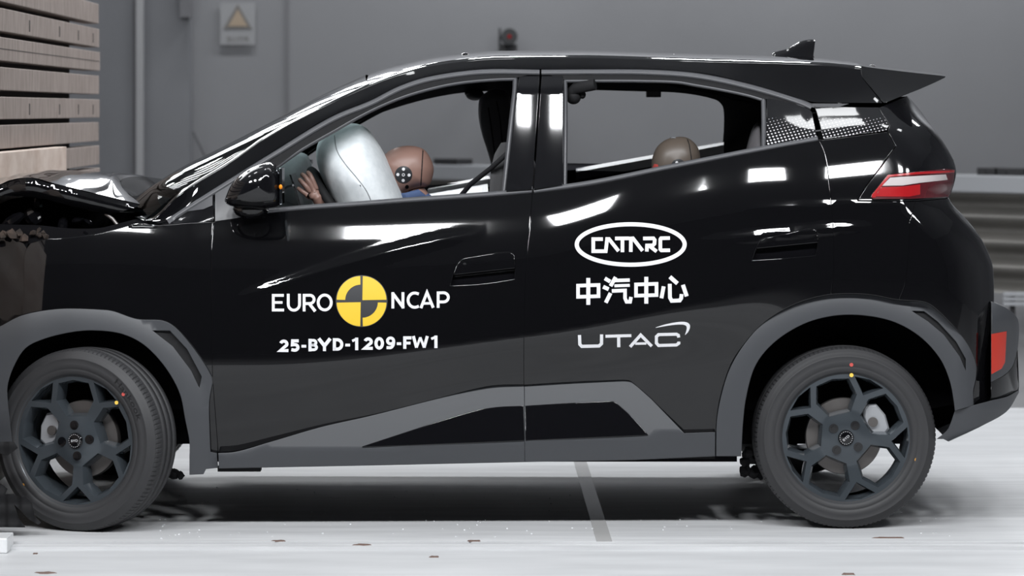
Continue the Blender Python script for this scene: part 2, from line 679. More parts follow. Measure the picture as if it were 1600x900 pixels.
class Ink:
    """flat strokes in photograph pixels, merged into one decal"""
    def __init__(self):
        self.V, self.F = [], []

    def poly(self, pts):
        n = len(self.V)
        self.V += [tuple(p) for p in pts]
        self.F.append(list(range(n, n + len(pts))))
        return self

    def stroke(self, pts, w, closed=False):
        P = np.asarray(pts, float)
        n = len(P)
        L, R = [], []
        for i in range(n):
            a = P[i] - P[i - 1] if (i > 0 or closed) else P[1] - P[0]
            b = P[(i + 1) % n] - P[i] if (i < n - 1 or closed) else P[-1] - P[-2]
            a = a / np.linalg.norm(a); b = b / np.linalg.norm(b)
            na = np.array([-a[1], a[0]]); nb = np.array([-b[1], b[0]])
            m = na + nb
            m = m / (np.linalg.norm(m) + 1e-9)
            k = 1 / max(0.4, float(np.dot(m, na)))
            L.append(P[i] + m * w / 2 * k); R.append(P[i] - m * w / 2 * k)
        s = len(self.V)
        self.V += [tuple(p) for p in L] + [tuple(p) for p in R]
        for i in range(n if closed else n - 1):
            j = (i + 1) % n
            self.F.append([s + i, s + j, s + n + j, s + n + i])
        return self

    def ring(self, c, rx, ry, w, a0=0, a1=360, n=48):
        full = abs(a1 - a0) >= 360
        A = np.radians(np.linspace(a0, a1, n, endpoint=not full))
        return self.stroke(np.stack([c[0] + rx * np.cos(A), c[1] - ry * np.sin(A)], 1), w, closed=full)

    def disc(self, c, r, n=32, ry=None):
        A = np.linspace(0, 2 * PI, n, endpoint=False)
        return self.poly(np.stack([c[0] + r * np.cos(A), c[1] - (ry or r) * np.sin(A)], 1))

    def sector(self, c, r0, r1, a0, a1, n=14):
        A = np.radians(np.linspace(a0, a1, n))
        s = len(self.V)
        for a in A:
            self.V.append((c[0] + r1 * math.cos(a), c[1] - r1 * math.sin(a)))
        if r0 > 0:
            for a in A:
                self.V.append((c[0] + r0 * math.cos(a), c[1] - r0 * math.sin(a)))
            for i in range(n - 1):
                self.F.append([s + i, s + i + 1, s + n + i + 1, s + n + i])
        else:
            self.V.append(tuple(c))
            self.F.append([s + n] + list(range(s, s + n)))
        return self

    def text(self, body, x0, x1, ybase, ytop, bold=0.0, slope=0.0, spacing=1.0):
        cu = bpy.data.curves.new('t', 'FONT')
        cu.body = body
        cu.offset = bold
        cu.space_character = spacing
        ob = bpy.data.objects.new('t', cu)
        me = bpy.data.meshes.new_from_object(ob)
        V = np.array([v.co[:2] for v in me.vertices])
        F = [list(p.vertices) for p in me.polygons]
        lo, hi = V.min(0), V.max(0)
        V = (V - lo) / (hi - lo)
        X = x0 + V[:, 0] * (x1 - x0)
        Yp = ybase + V[:, 1] * (ytop - ybase) + slope * (X - x0)
        n = len(self.V)
        self.V += [(a, b) for a, b in zip(X, Yp)]
        self.F += [[i + n for i in f] for f in F]
        bpy.data.objects.remove(ob); bpy.data.meshes.remove(me); bpy.data.curves.remove(cu)
        return self

    def build(self, name, m, parent, depth, lift=0.0015, sub=14.0, origin=ORIGIN):
        return decal(name, self.V, self.F, m, parent, depth, lift, sub, origin)

# ------------------------------------------------------------------ the room
def structure(o):
    o['kind'] = 'structure'
    return o


def plane_box(name, lo, hi, m):
    return structure(MB().box(lo, hi).build(name, m))


FLOORM = noisy(mat('white_floor', (0.7, 0.7, 0.7), 0.45, spec=0.2), 3.0, (0.475, 0.48, 0.49), (0.545, 0.55, 0.56), stretch=(0.6, 2.5, 1), detail=6)
TRACKM = noisy(mat('track_floor', (0.7, 0.7, 0.7), 0.45, spec=0.22), 5.0, (0.50, 0.505, 0.515), (0.60, 0.605, 0.615), stretch=(0.35, 3.0, 1), detail=7)
GREYFL = noisy(mat('grey_floor', (0.2, 0.2, 0.2), 0.35), 0.8, (0.16, 0.16, 0.165), (0.22, 0.22, 0.225))
WALLM = noisy(mat('wall_grey', (0.33, 0.335, 0.35), 0.6), 0.5, (0.215, 0.217, 0.228), (0.245, 0.247, 0.259))
WALL2 = noisy(mat('wall_panel', (0.3, 0.305, 0.325), 0.6), 0.7, (0.195, 0.199, 0.214), (0.225, 0.229, 0.244))
CEILM = mat('ceiling_grey', (0.50, 0.515, 0.53), 0.7)

plane_box('floor', (-9, -3.4, -0.16), (10, 4.3, -0.016), FLOORM)
plane_box('floor_front', (-9, -12.5, -0.16), (10, -3.4, -0.0165), GREYFL)  # grey stands in for unlit floor, so the doors reflect less
plane_box('floor_rear', (-9, 4.3, -0.16), (10, 15, -0.017), GREYFL)
plane_box('trim_1', (-1.72, -0.25, -0.016), (10, 2.15, 0.0), TRACKM)
plane_box('trim_2', (-1.60, -0.322, -0.016), (10, -0.262, -0.006), TRACKM)
plane_box('wall_back', (-2.32, 14.0, -0.1), (10, 14.25, 7.2), WALLM)
plane_box('wall_left', (-9, 13.75, -0.1), (-2.32, 14.0, 7.2), WALL2)
plane_box('wall_west', (-9.2, -12.5, -0.16), (-9, 15, 7.4), WALL2)
plane_box('wall_east', (10, -12.5, -0.16), (10.2, 15, 7.4), WALL2)
plane_box('ceiling', (-9, -12.5, 7.2), (10, 15, 7.4), CEILM)
SEAM = mat('wall_seam', (0.16, 0.16, 0.17), 0.6)
plane_box('trim_3', ((449 - CX) * 24 / FP - 0.125 - 0.012, 13.985, -0.02), ((449 - CX) * 24 / FP - 0.125 + 0.012, 14.0, 7.2), SEAM)
POST = mat('post_grey', (0.40, 0.40, 0.41), 0.5)


def back_x(px, d): return (px - CX) * d / FP + (CX - 800) / 480.0
def back_z(py, d): return HC - (py - CY) * d / FP


# wall panel: a dark lintel box, the pale upright and the kick brace
plane_box('trim_4', (back_x(212.5, 23.4), 13.4, -0.016), (back_x(222.5, 23.4), 13.5, 2.6), POST)
plane_box('trim_5', (back_x(207, 23.5), 13.50, -0.016), (back_x(213, 23.5), 13.56, 3.2), SEAM)
plane_box('trim_6', (back_x(281, 23.6), 13.6, back_z(27, 23.6)), (back_x(299, 23.6), 13.74, 4.0), SEAM)
br = MB()
br.tube([W1(302, 205, 13.6), W1(326, 252, 13.6), W1(420, 420, 13.6)], 0.014, 8)
br = br.build('trim_7', SEAM); structure(br)

# ------------------------------------------------------------------ crash barrier
WOOD = mat('plank_wood', (0.3, 0.25, 0.22), 0.7)
noisy(WOOD, 6.0, (0.205, 0.163, 0.143), (0.320, 0.265, 0.238), detail=8, stretch=(1, 5, 1.2), bump=0.15, dist=0.004, lo=0.3, hi=0.7)
PLY = noisy(mat('plywood', (0.6, 0.5, 0.42), 0.6), 3.0, (0.52, 0.40, 0.335), (0.66, 0.55, 0.48), detail=6, stretch=(1, 2, 4))
BACKW = mat('barrier_back', (0.050, 0.040, 0.036), 0.8)
BX = -1.822
barrier = empty('crash_barrier', (BX - 0.2, 1.6, 0))
tag(barrier, 'tall barrier of weathered wooden planks at the left edge of the picture', 'barrier')
BO = (BX - 0.2, 1.6, 0)


def bz(v): return HC - (v - CY) * 11.02 / FP


MB().box((BX - 0.38, -0.55, -0.016), (BX - 0.075, 3.47, 1.84)).build('backing_board', BACKW, barrier, origin=BO)
edges_ = [(-37, 2), (12, 48.5), (57.5, 94.7), (104.5, 141), (151, 186.7), (195.6, 233), (242, 279)]
z = 286
while z < 690:
    edges_.append((z, z + 38)); z += 46
for k, (a, b) in enumerate(edges_):
    far = 3.93 + 0.012 * ((k * 7) % 5 - 2)
    p = MB().box((BX - 0.075, -0.55, bz(b)), (BX, far, bz(a)), bevel=0.003).build('plank', WOOD, barrier, origin=BO)
    if k == 2:
        MB().box((BX - 0.002, -0.55, bz(76.5)), (BX + 0.0012, 3.92, bz(75.2))).build('groove', BACKW, p, origin=(0, 0, 0))
        p.children[0].location = (-BO[0], -BO[1], 0)
    if k in (1, 4):
        for px in (46, 93, 122.5, 145.5):
            d = (BX + 0.125) * FP / (px - CX)
            zc = (bz(a) + bz(b)) / 2 - 0.004
            h = MB()
            h.box((BX - 0.01, d - DC - 0.013, zc - 0.022), (BX + 0.0015, d - DC + 0.013, zc + 0.022), bevel=0.002)
            hb = h.build('bolt_hole', BACKW, p)
            hb.location = (-BO[0], -BO[1], 0)
d104 = (BX + 0.05 + 0.125) * FP / (104 - CX)
ply = MB().box((BX + 0.002, -0.5, 0.72), (BX + 0.05, d104 - DC, 1.222), bevel=0.003).build('plywood_sheet', PLY, barrier, origin=BO)
tag(ply, 'pale plywood sheet fixed to the planks')
dk = (BX + 0.05 + 0.125) * FP / (89 - CX)
h = MB().sphere((BX + 0.05, dk - DC, 1.103), (0.004, 0.035, 0.016), 12, 8).build('knot_hole', BACKW, ply, smooth=True)
h.location = (-BO[0], -BO[1], 0)

# ------------------------------------------------------------------ wall sign, wall camera
def wallpts(px, py, d): return (back_x(px, d), d - DC, back_z(py, d))


SIGNP = mat('sign_plate', (0.285, 0.288, 0.297), 0.5)
SIGNY = mat('sign_yellow', (0.36, 0.28, 0.20), 0.5)
SIGNB = mat('sign_black', (0.16, 0.15, 0.14), 0.5)
SD = 23.98
so = wallpts(371, 70, SD)
sign = empty('warning_sign', so)
tag(sign, 'small pale wall sign with a yellow warning triangle above a line of text', 'sign')


def flat_front(name, pts, d, t, m, parent, origin):
    """a thin upright plate with the outline given in photograph pixels at distance d"""
    n = len(pts)
    V = [wallpts(p[0], p[1], d) for p in pts]
    V = V + [(a, b + t, c) for a, b, c in V]
    F = [tuple(range(n)), tuple(range(2 * n - 1, n - 1, -1))] + [(i, i + n, (i + 1) % n + n, (i + 1) % n) for i in range(n)]
    mb = MB(); mb.add(V, F)
    return mb.build(name, m, parent, origin=origin)


flat_front('plate', [(344, 4), (399, 4), (399, 70), (344, 70)], SD - 0.012, 0.012, SIGNP, sign, so)
flat_front('triangle_border', [(371.5, 6), (394, 45), (349, 45)], SD - 0.018, 0.004, SIGNB, sign, so)
flat_front('triangle', [(371.5, 15), (386.5, 41), (356.5, 41)], SD - 0.022, 0.003, SIGNY, sign, so)


def sign_depth(px, py): return np.full_like(np.asarray(px, float), SD - DC - 0.014)


tx = Ink().text('当心行车', 354, 389, 65, 56)
tx.build('lettering', SIGNB, sign, sign_depth, origin=so)

co = wallpts(795, 82, 23.6)
wc = empty('wall_camera', co)
tag(wc, 'small dark round camera with a red centre on a bracket high on the back wall', 'camera')
b = MB(); b.box(wallpts(779, 84, 23.55), (back_x(783, 23.55), 13.75, back_z(44, 23.55)))
b.box((back_x(783, 23.55), 13.60, back_z(78, 23.55)), (back_x(808, 23.55), 13.99, back_z(69, 23.55)))
b.build('bracket', DECBLK, wc, origin=co)
c1 = wallpts(796, 57, 23.4)
MB().cyl(c1, (c1[0], c1[1] + 0.30, c1[2]), 0.062, 24).cyl((c1[0], c1[1] + 0.18, c1[2] - 0.11), (c1[0], c1[1] + 0.18, c1[2]), 0.02).build('housing', DECBLK, wc, origin=co)
MB().cyl((c1[0], c1[1] - 0.012, c1[2]), c1, 0.016, 16).build('lens', RED, wc, origin=co)

# ------------------------------------------------------------------ guard rail along the back of the track
RAILW = mat('rail_cap', (0.40, 0.41, 0.43), 0.4)
RAILG = noisy(mat('rail_sheet', (0.17, 0.16, 0.145), 0.4, metal=0.3), 1.2, (0.14, 0.135, 0.125), (0.21, 0.20, 0.185), stretch=(1, 1, 5))
xa, ya = back_x(600, 23.2), 13.2
xb, yb = back_x(1720, 18.5), 8.5
ang = math.atan2(yb - ya, xb - xa)
Lr = math.hypot(xb - xa, yb - ya)
rail = empty('guard_rail', (xa, ya, -0.017))
rail.rotation_euler = (0, 0, ang)
tag(rail, 'long low corrugated metal guard rail with a pale cap behind the car', 'guard rail')
MB().box((0, -0.12, 0.875), (Lr, 0.12, 0.985), bevel=0.01).build('cap', RAILW, rail)
prof = []
for i in range(43):
    t = i / 42
    prof.append((-0.05 - 0.045 * math.cos(t * 4 * 2 * PI), 0.26 + 0.615 * t))
P = np.array([[(x, y, z) for (y, z) in prof] for x in np.linspace(0, Lr, 3)])
grid_mesh('sheet', P, RAILG, rail, origin=(0, 0, 0))
for k in range(5):
    x = 0.4 + k * (Lr - 0.8) / 4
    MB().box((x - 0.06, 0.0, 0.0), (x + 0.06, 0.1, 0.88)).build('post', DECBLK, rail)


def rail_point(px, dy=0.0):
    """distance along the rail seen at pixel column px"""
    best = None
    for s in np.linspace(0, Lr, 800):
        x = xa + s * math.cos(ang); y = ya + s * math.sin(ang)
        q = CX + FP * (x + 0.125) / (DC + y)
        if best is None or abs(q - px) < best[0]: best = (abs(q - px), s)
    return best[1]


BOXM = mat('box_black', (0.03, 0.03, 0.032), 0.6)
for (p0, p1, lab) in ((689, 727, 'black box on the rail seen through the front door window'), (1538, 1566, 'black box on the rail nearest the tail light'), (1570, 1612, 'black box on the rail at the right picture edge')):
    s0, s1 = rail_point(p0), rail_point(p1)
    bx = MB()
    bx.box((s0, -0.08, 0.0), (s1, 0.08, 0.045), bevel=0.006)
    bx.box((s0 + 0.04, -0.06, -0.0), (s0 + 0.07, -0.085, 0.03))
    o = bx.build('equipment_box', BOXM)
    for v in o.data.vertices: v.co.x -= (s0 + s1) / 2
    sm = (s0 + s1) / 2
    o.location = (xa + sm * math.cos(ang), ya + sm * math.sin(ang), 0.985 - 0.017)
    o.rotation_euler = (0, 0, ang)
    tag(o, lab, 'box', 'black boxes on the guard rail')

# white slotted bar low on the right
bo = wallpts(1620, 478, 17.9)
bar = empty('steel_rack', (bo[0], bo[1], -0.016))
tag(bar, 'white metal bars standing low behind the rear bumper at the right edge', 'rack')
for (v0, v1) in ((457, 463), (465, 470), (472, 478)):
    lo = wallpts(1569, v1, 17.9); hi = wallpts(1690, v0, 17.9)
    MB().box(lo, (hi[0], hi[1] + 0.05, hi[2]), bevel=0.003).build('rail', RAILW, bar, origin=(bo[0], bo[1], -0.016))
for px in (1580, 1675):
    a = wallpts(px, 478, 17.93)
    MB().box((a[0], a[1] + 0.03, -0.016), (a[0] + 0.03, a[1] + 0.06, back_z(457, 17.9))).build('leg', BOXM, bar, origin=(bo[0], bo[1], -0.016))

# ------------------------------------------------------------------ things on the floor
WRAP = noisy(mat('wrap_white', (0.68, 0.69, 0.70), 0.25), 8, (0.62, 0.63, 0.64), (0.74, 0.75, 0.76), bump=0.5, dist=0.01)
blk = MB().box((-1.815, -0.40, -0.016), (-1.583, -0.262, 0.032), bevel=0.004)
o = blk.build('wrapped_block', WRAP)
tag(o, 'low white film-wrapped block on the floor beside the front tyre', 'block')
TAPEG = mat('floor_tape', (0.50, 0.495, 0.49), 0.22, spec=0.8)
tp = MB().box((0.265, -0.25, 0.0), (0.315, 2.15, 0.0012))
o = tp.build('floor_tape', TAPEG)
tag(o, 'grey tape stripe across the white track under the doors', 'tape')

FLAKE = mat('glass_crumb', (0.8, 0.82, 0.84), 0.2)
db = MB()
for k in range(150):
    px = 250 + rng.random() ** 2 * 650 if k < 90 else rng.uniform(700, 1500)
    py = rng.uniform(762, 842)
    d = HC * FP / (py - CY)
    x = back_x(px, d); y = d - DC
    if y < -0.24: continue
    r = rng.uniform(0.0012, 0.0030)
    a = rng.uniform(0, PI)
    db.box((x - r, y - r * 0.7, 0), (x + r, y + r * 0.7, r), rot=Matrix.Rotation(a, 3, 'Z'))
o = db.build('debris', FLAKE)
tag(o, 'tiny white glass crumbs scattered on the floor under the car', 'debris', kind='stuff')
CHIP = mat('wood_chip', (0.13, 0.085, 0.070), 0.8)
chips = [(437, 853, 11, 2.2, 'longest brown splinter on the floor edge below the front door'), (566, 856, 13, 2.5, 'brown splinter on the floor edge below the number on the front door'),
         (740, 853, 11, 2.4, 'brown splinter on the floor edge below the join of the doors'), (678, 870, 8, 2.5, 'pinkish brown chip lying alone on the floor in front of the car'),
         (72, 895, 16, 3, 'brown chip on the floor at the bottom left corner'), (1325, 897, 11, 3, 'brown chip at the bottom edge below the rear wheel'),
         (1388, 848, 26, 1.6, 'thin dark splinter on the floor edge under the rear wheel'), (55, 865, 4, 1.6, 'small dark chip on the floor just below the wrapped block')]
for (px, py, w, hh, lab) in chips:
    d = (HC + 0.015) * FP / (py - CY)
    x, y = back_x(px, d), d - DC
    hw = w * d / FP; hd = hh * d / FP * 5
    V = []
    for k in range(9):
        a = 2 * PI * k / 9
        q = 1 + 0.35 * math.sin(k * 2.7 + px)
        V.append((hw * math.cos(a) * q, hd * math.sin(a) * q * 0.6, 0.0))
    V2 = [(a * 0.8, b * 0.8, 0.003) for a, b, c in V]
    F = [tuple(range(8, -1, -1)), tuple(range(9, 18))] + [(i, (i + 1) % 9, 9 + (i + 1) % 9, 9 + i) for i in range(9)]
    o = MB().add(V + V2, F).build('wood_splinter', CHIP)
    zf = -0.006 if -0.322 < y < -0.262 else (-0.016 if y < -0.25 else 0.0)
    o.location = (x, y, zf)
    tag(o, lab, 'splinter', 'brown splinters on the floor')
# ------------------------------------------------------------------ the car: side surface
T_PTS = [(-60, 344), (70, 344), (157, 343), (200, 343), (224, 344), (284, 297), (361, 249), (416, 211), (506, 163), (574, 131), (624, 112), (685, 97), (783, 87), (900, 86), (1050, 90), (1170, 93.5), (1277, 97), (1345, 103), (1400, 110), (1480, 119), (1600, 130)]
fT = table(T_PTS)
fR = table([(-60, 349), (70, 349), (157, 348), (200, 348), (224, 349), (248, 348.5), (332, 296), (426, 237), (522, 179), (581, 155), (624, 134), (666, 120), (730, 110), (772, 107), (844, 108), (1005, 108), (1087, 113), (1170, 130), (1252, 155), (1277, 160), (1380, 161), (1500, 172), (1600, 182)])
fB = table([(-60, 354), (70, 354), (157, 352.5), (200, 352.5), (224, 352.5), (270, 352), (300, 351), (332, 347), (410, 332), (474, 327), (560, 321), (640, 315), (761, 307), (832, 301), (922, 289), (1046, 264), (1195, 234), (1277, 219), (1390, 206), (1480, 202), (1600, 202)])
fL = table([(-60, 500), (200, 490), (332, 478), (402, 457), (530, 416), (640, 386), (740, 366), (832, 352), (1000, 347), (1200, 332), (1300, 327), (1420, 338), (1600, 345)])
fM = table([(-60, 560), (400, 562), (832, 522), (1100, 470), (1300, 430), (1600, 440)])
fN = table([(-60, 640), (400, 650), (832, 590), (1000, 585), (1150, 580), (1300, 560), (1600, 560)])
yT = table([(-60, .12), (200, .13), (224, .135), (284, .165), (361, .212), (416, .232), (506, .270), (574, .297), (642, .312), (772, .322), (900, .323), (1080, .322), (1170, .318), (1277, .305), (1345, .295), (1480, .29), (1600, .29)])
yR = table([(-60, .115), (224, .130), (284, .145), (416, .195), (522, .235), (624, .268), (772, .287), (1005, .287), (1170, .265), (1277, .228), (1380, .210), (1600, .21)])
sB = table([(-60, .36), (200, .37), (330, .40), (480, .45), (640, .47), (832, .48), (1000, .42), (1150, .42), (1300, .47), (1450, .46), (1600, .46)])
yM = table([(-60, .03), (400, .018), (832, .012), (1100, .006), (1300, -.008), (1600, -.005)])
yN = table([(-60, .045), (400, .040), (832, .045), (1000, .048), (1150, .035), (1300, .0), (1600, .0)])
yK = table([(-60, .05), (832, .07), (1150, .05), (1300, .02), (1600, .02)])
# right-hand silhouette of the body by height
fXR = table([(60, 1420), (119, 1420), (150, 1424), (220, 1477), (251, 1494), (268, 1498), (284, 1496), (309, 1488), (322, 1494), (336, 1506), (356, 1524), (373, 1537), (396, 1548), (416, 1555), (446, 1558), (475, 1559), (560, 1559), (640, 1560), (760, 1560)])


CREASES = [(table([(1100, 330), (1250, 323), (1340, 321), (1420, 318)]), 0.0026, 7.0, 1160, 90, 1420, 60),
           (table([(1000, 390), (1140, 375), (1290, 360), (1420, 352)]), 0.0055, 9.0, 1060, 120, 1400, 80)]


def body(px, py):
    px = np.asarray(px, float); py = np.asarray(py, float)
    V = np.stack([fT(px), fR(px), fB(px), fM(px), fN(px), 722 + 0 * px], -1)
    aB = sB(px) * (fM(px) - fB(px)) / 960.0
    Y = np.stack([yT(px), yR(px), yM(px) + aB, yM(px), yN(px), yK(px)], -1)
    for k in range(1, V.shape[-1]):
        V[..., k] = np.maximum(V[..., k], V[..., k - 1] + 3)
    h = np.diff(V, axis=-1)
    dl = np.diff(Y, axis=-1) / h
    d = np.zeros_like(Y)
    a, b = dl[..., :-1], dl[..., 1:]
    w1 = 2 * h[..., 1:] + h[..., :-1]; w2 = h[..., 1:] + 2 * h[..., :-1]
    with np.errstate(divide='ignore', invalid='ignore'):
        hm = (w1 + w2) / (w1 / a + w2 / b)
    d[..., 1:-1] = np.where(a * b > 0, hm, 0)
    d[..., 0] = dl[..., 0]; d[..., -1] = dl[..., -1]
    x = py[..., None]
    i = np.clip(np.sum(x >= V, axis=-1) - 1, 0, V.shape[-1] - 2)[..., None]
    g = lambda A: np.take_along_axis(A, i, -1)[..., 0]
    V0, H, Y0, Y1, D0, D1 = g(V), g(h), g(Y[..., :-1]), g(Y[..., 1:]), g(d[..., :-1]), g(d[..., 1:])
    t = (py - V0) / H
    tc = np.clip(t, 0, 1)
    y = (2 * tc**3 - 3 * tc**2 + 1) * Y0 + (tc**3 - 2 * tc**2 + tc) * H * D0 + (-2 * tc**3 + 3 * tc**2) * Y1 + (tc**3 - tc**2) * H * D1
    y = y + np.where(t < 0, t * H * D0, 0) + np.where(t > 1, (t - 1) * H * D1, 0)
    # shoulder: an even arc from the window sill down to the flat of the door
    qa = (V[..., 3] - py) / (V[..., 3] - V[..., 2])
    y = np.where((qa > 0) & (qa < 1), yM(px) + aB * qa ** 2, y)
    # the pressed crease climbing across the front door
    dv = py - fL(px)
    fade = np.clip((px - 340) / 80, 0, 1) * np.clip((760 - px) / 90, 0, 1)
    y = y - 0.0050 * fade * np.exp(-(dv / 9.0) ** 2)
    # rounded gutter along the roof edge and the screen pillar
    q = np.clip((V[..., 0] + 5.5 - py) / 5.5, 0, 1.3)
    y = y + 0.028 * q ** 2
    for (pts, amp, wd, a, b, c, d_) in CREASES:
        dv = py - pts(px)
        fade = np.clip((px - a) / b, 0, 1) * np.clip((c - px) / d_, 0, 1)
        y = y - amp * fade * np.exp(-(dv / wd) ** 2)
    # body turns away towards the tail
    Rr = 105.0
    q = np.clip((px - (fXR(py) - Rr)) / Rr, 0, 0.995)
    y = y + 0.30 * (1 - np.sqrt(1 - q ** 2.6))
    # and a little towards the nose
    q = np.clip((120 - px) / 160, 0, 1)
    y = y + 0.06 * q ** 2
    return y


car = empty('car', ORIGIN)
tag(car, 'black five-door hatchback with its crumpled front pressed against the wooden barrier', 'car')
NEAR = []          # near side parts that also exist on the far side


def near(o):
    NEAR.append(o)
    return o


S = smooth_curve
L = line_pts

arch_f_out = S([(-30, 523), (0, 510), (34, 493), (90, 483), (157.5, 484), (175.5, 486), (214, 498.5), (254, 501), (270, 508.6), (299, 539), (324, 575), (333, 593)])
arch_r_out = S([(1119, 675), (1120.6, 653), (1126.6, 620), (1140.6, 576), (1162.5, 539), (1194, 504), (1240.6, 476), (1287.5, 462), (1325, 459), (1365.6, 461.6), (1400, 468.4), (1440.6, 471.6), (1453, 476), (1484, 504), (1512.5, 539), (1525, 570), (1525, 589), (1520.5, 612), (1521.7, 633)])
skirt_f = S([(341, 708), (367.5, 706), (427.5, 689), (502.5, 667), (577.5, 650), (652.5, 631), (746, 607), (776, 602), (819, 601)])
skirt_r = loop(S([(819, 601.5), (893, 597), (974, 593.6)]), S([(974, 593.6), (984, 595), (990, 599)]), L([(990, 599), (1018, 624), (1069, 676.7)]), L([(1069, 676.7), (1117.5, 675)]))
seam_ff = S([(333, 347), (331, 375), (330, 407), (331, 500), (332, 590)])
seam_mid = S([(832, 300), (828, 350), (823, 400), (820, 450), (818.5, 540), (818.5, 601)])
seam_rr = S([(1279, 218), (1289, 243), (1296, 289), (1301, 346), (1303, 399), (1301, 440), (1298.5, 460.5)])
belt_f = np.array([(u, float(fB(u)) + 0.5) for u in np.linspace(333, 832, 90)])
belt_r = np.array([(u, float(fB(u)) + 0.5) for u in np.linspace(832, 1279, 80)])


def cut(curve, x0=None, x1=None):
    c = np.asarray(curve)
    k = np.ones(len(c), bool)
    if x0 is not None: k &= c[:, 0] >= x0
    if x1 is not None: k &= c[:, 0] <= x1
    return c[k]


# front door, with the handle recess cut out
hf = loop(S([(704, 446), (713, 416), (722, 405), (740, 401), (795, 394.5), (803, 398), (804.5, 420), (803, 436)], 3), S([(803, 436), (760, 442.5), (704, 446.5)], 4))
fd = loop(belt_f, seam_mid, skirt_f[::-1], L([(341, 708), (332, 590)]), seam_ff[::-1])
front_door = near(panel('front_door', fd, PAINT, car, body, holes=[hf], gap=1.1, sp=5.5))
hr = loop(S([(1176, 404), (1184, 384), (1192, 374), (1210, 370), (1268, 357.5), (1276, 361), (1277, 385), (1274, 399)], 3), S([(1274, 399), (1230, 403), (1176, 406.5)], 4))
rd = loop(belt_r, seam_rr, cut(arch_r_out, None, 1298)[::-1], skirt_r[::-1], seam_mid[::-1])
rear_door = near(panel('rear_door', rd, PAINT, car, body, holes=[hr], gap=1.1, sp=6.5))


def handle(outline, door, hy0, hy1, name='door_handle'):
    """recessed pull: a cup behind the skin and the lifted flap along its top"""
    c = outline.mean(0)
    o = outline + (outline - c) * 0.03
    cup = panel('handle_cup', o, GLOSSBLK, door, lambda x, y: body(x, y) + 0.026, gap=0.0, thick=0.004, origin=(0, 0, 0))
    cup.parent = door
    x0, x1 = outline[:, 0].min(), outline[:, 0].max()

    def split(x): return hy0 + (hy1 - hy0) * (x - x0) / (x1 - x0)
    top = [p for p in outline if p[1] <= split(p[0])]
    top = np.array(sorted(top, key=lambda p: p[0]))
    flap = loop(top, L([(top[-1][0], split(top[-1][0])), (top[0][0], split(top[0][0]))], 5))
    f = panel(name, flap, PAINT, door, body, gap=1.0, thick=0.016, sp=6, off=0.0015, origin=(0, 0, 0))
    for q in (cup, f): q.location = (-ORIGIN[0], -ORIGIN[1], -ORIGIN[2])
    return f


handle(hf, front_door, 430, 419)
handle(hr, rear_door, 389, 379)
cap = MB(); cap.sphere(W1(726, 412.5, float(body(726, 412.5)) - 0.002), (0.006, 0.002, 0.004), 12, 8)
o = cap.build('lock_cap', DARK, front_door, smooth=True); o.location = (0, -CAR_Y, 0)

# front wing (the strip behind the arch reaches down to the sill)
fen = loop(S([(333, 347), (290, 349), (248, 352)]), S([(248, 352), (217, 349), (186, 357), (157, 364), (112, 371), (70, 374), (48, 380)]), S([(48, 380), (40, 392), (37, 453), (34, 493)]),
           cut(arch_f_out, 34, None), S([(333, 593), (327, 627), (327.5, 670), (329, 706)]), L([(329, 706), (341, 708), (332, 590)]), seam_ff[::-1])
fender = near(panel('front_wing', fen, PAINT, car, body, gap=1.1, sp=6.5))

quarter = loop(seam_rr[::-1], L([(1279, 218), (1286, 219)]), S([(1286, 219), (1340, 212), (1386, 206)]), L([(1386, 206), (1399, 229)]), S([(1399, 229), (1375, 262), (1356, 287), (1340, 312)]),
               L([(1340, 314), (1431, 315)]), L([(1431, 315), (1421, 346)]), S([(1421, 346), (1419, 400), (1414, 446)]), L([(1414, 446), (1405, 469)]), cut(arch_r_out, 1298, 1404)[::-1])
quarter_panel = near(panel('quarter_panel', quarter, PAINT, car, body, gap=1.0))

bump_sil = S([(1482, 310), (1489, 322), (1502, 335.5), (1520, 355.5), (1533, 373), (1544.5, 395.5), (1551, 415.5), (1553, 446), (1553.5, 500), (1553.5, 560), (1553, 616), (1549, 624)])
rb = loop(L([(1431, 315), (1482, 310)]), bump_sil, L([(1549, 624), (1522, 633)]), cut(arch_r_out, 1406, None)[::-1], L([(1405, 469), (1414, 446)]), S([(1414, 446), (1419, 400), (1421, 346)]))
rear_bumper = near(panel('rear_bumper', rb, PAINT, car, body, gap=1.0, thick=0.03))

# tail garnish with the lamp, dark glossy
garn_sil = S([(1417, 150), (1445, 184), (1473, 220), (1490, 251), (1494, 268), (1491, 286), (1482, 309)])
gar = loop(L([(1386, 163), (1417, 150)]), garn_sil, L([(1482, 309), (1431, 314), (1341, 313)]), S([(1341, 312), (1357, 287), (1376, 262), (1400, 229)]), L([(1400, 229), (1387, 205), (1390, 196), (1373, 169)]))
lamp_o = loop(L([(1361, 308), (1364, 302), (1387, 273), (1431, 268.5), (1480, 264), (1492, 265.5)]), L([(1492, 266), (1490, 286.7), (1484.4, 304.4), (1481, 308)]), L([(1481, 308), (1426.7, 310.5), (1364, 311)]))
tail_trim = near(panel('tail_panel', gar, GLOSSBLK, car, body, holes=[lamp_o], gap=0.8, thick=0.03, sp=7))
lamp = near(panel('tail_light', lamp_o, REDDK, car, body, off=0.008, gap=0.5, thick=0.02, sp=7))


def lamp_part(name, pts, m, off):
    o = panel(name, poly(pts, 4), m, lamp, body, off=off, gap=0.3, thick=0.004, sp=7, origin=(0, 0, 0))
    o.location = (0, -CAR_Y, 0)
    return o


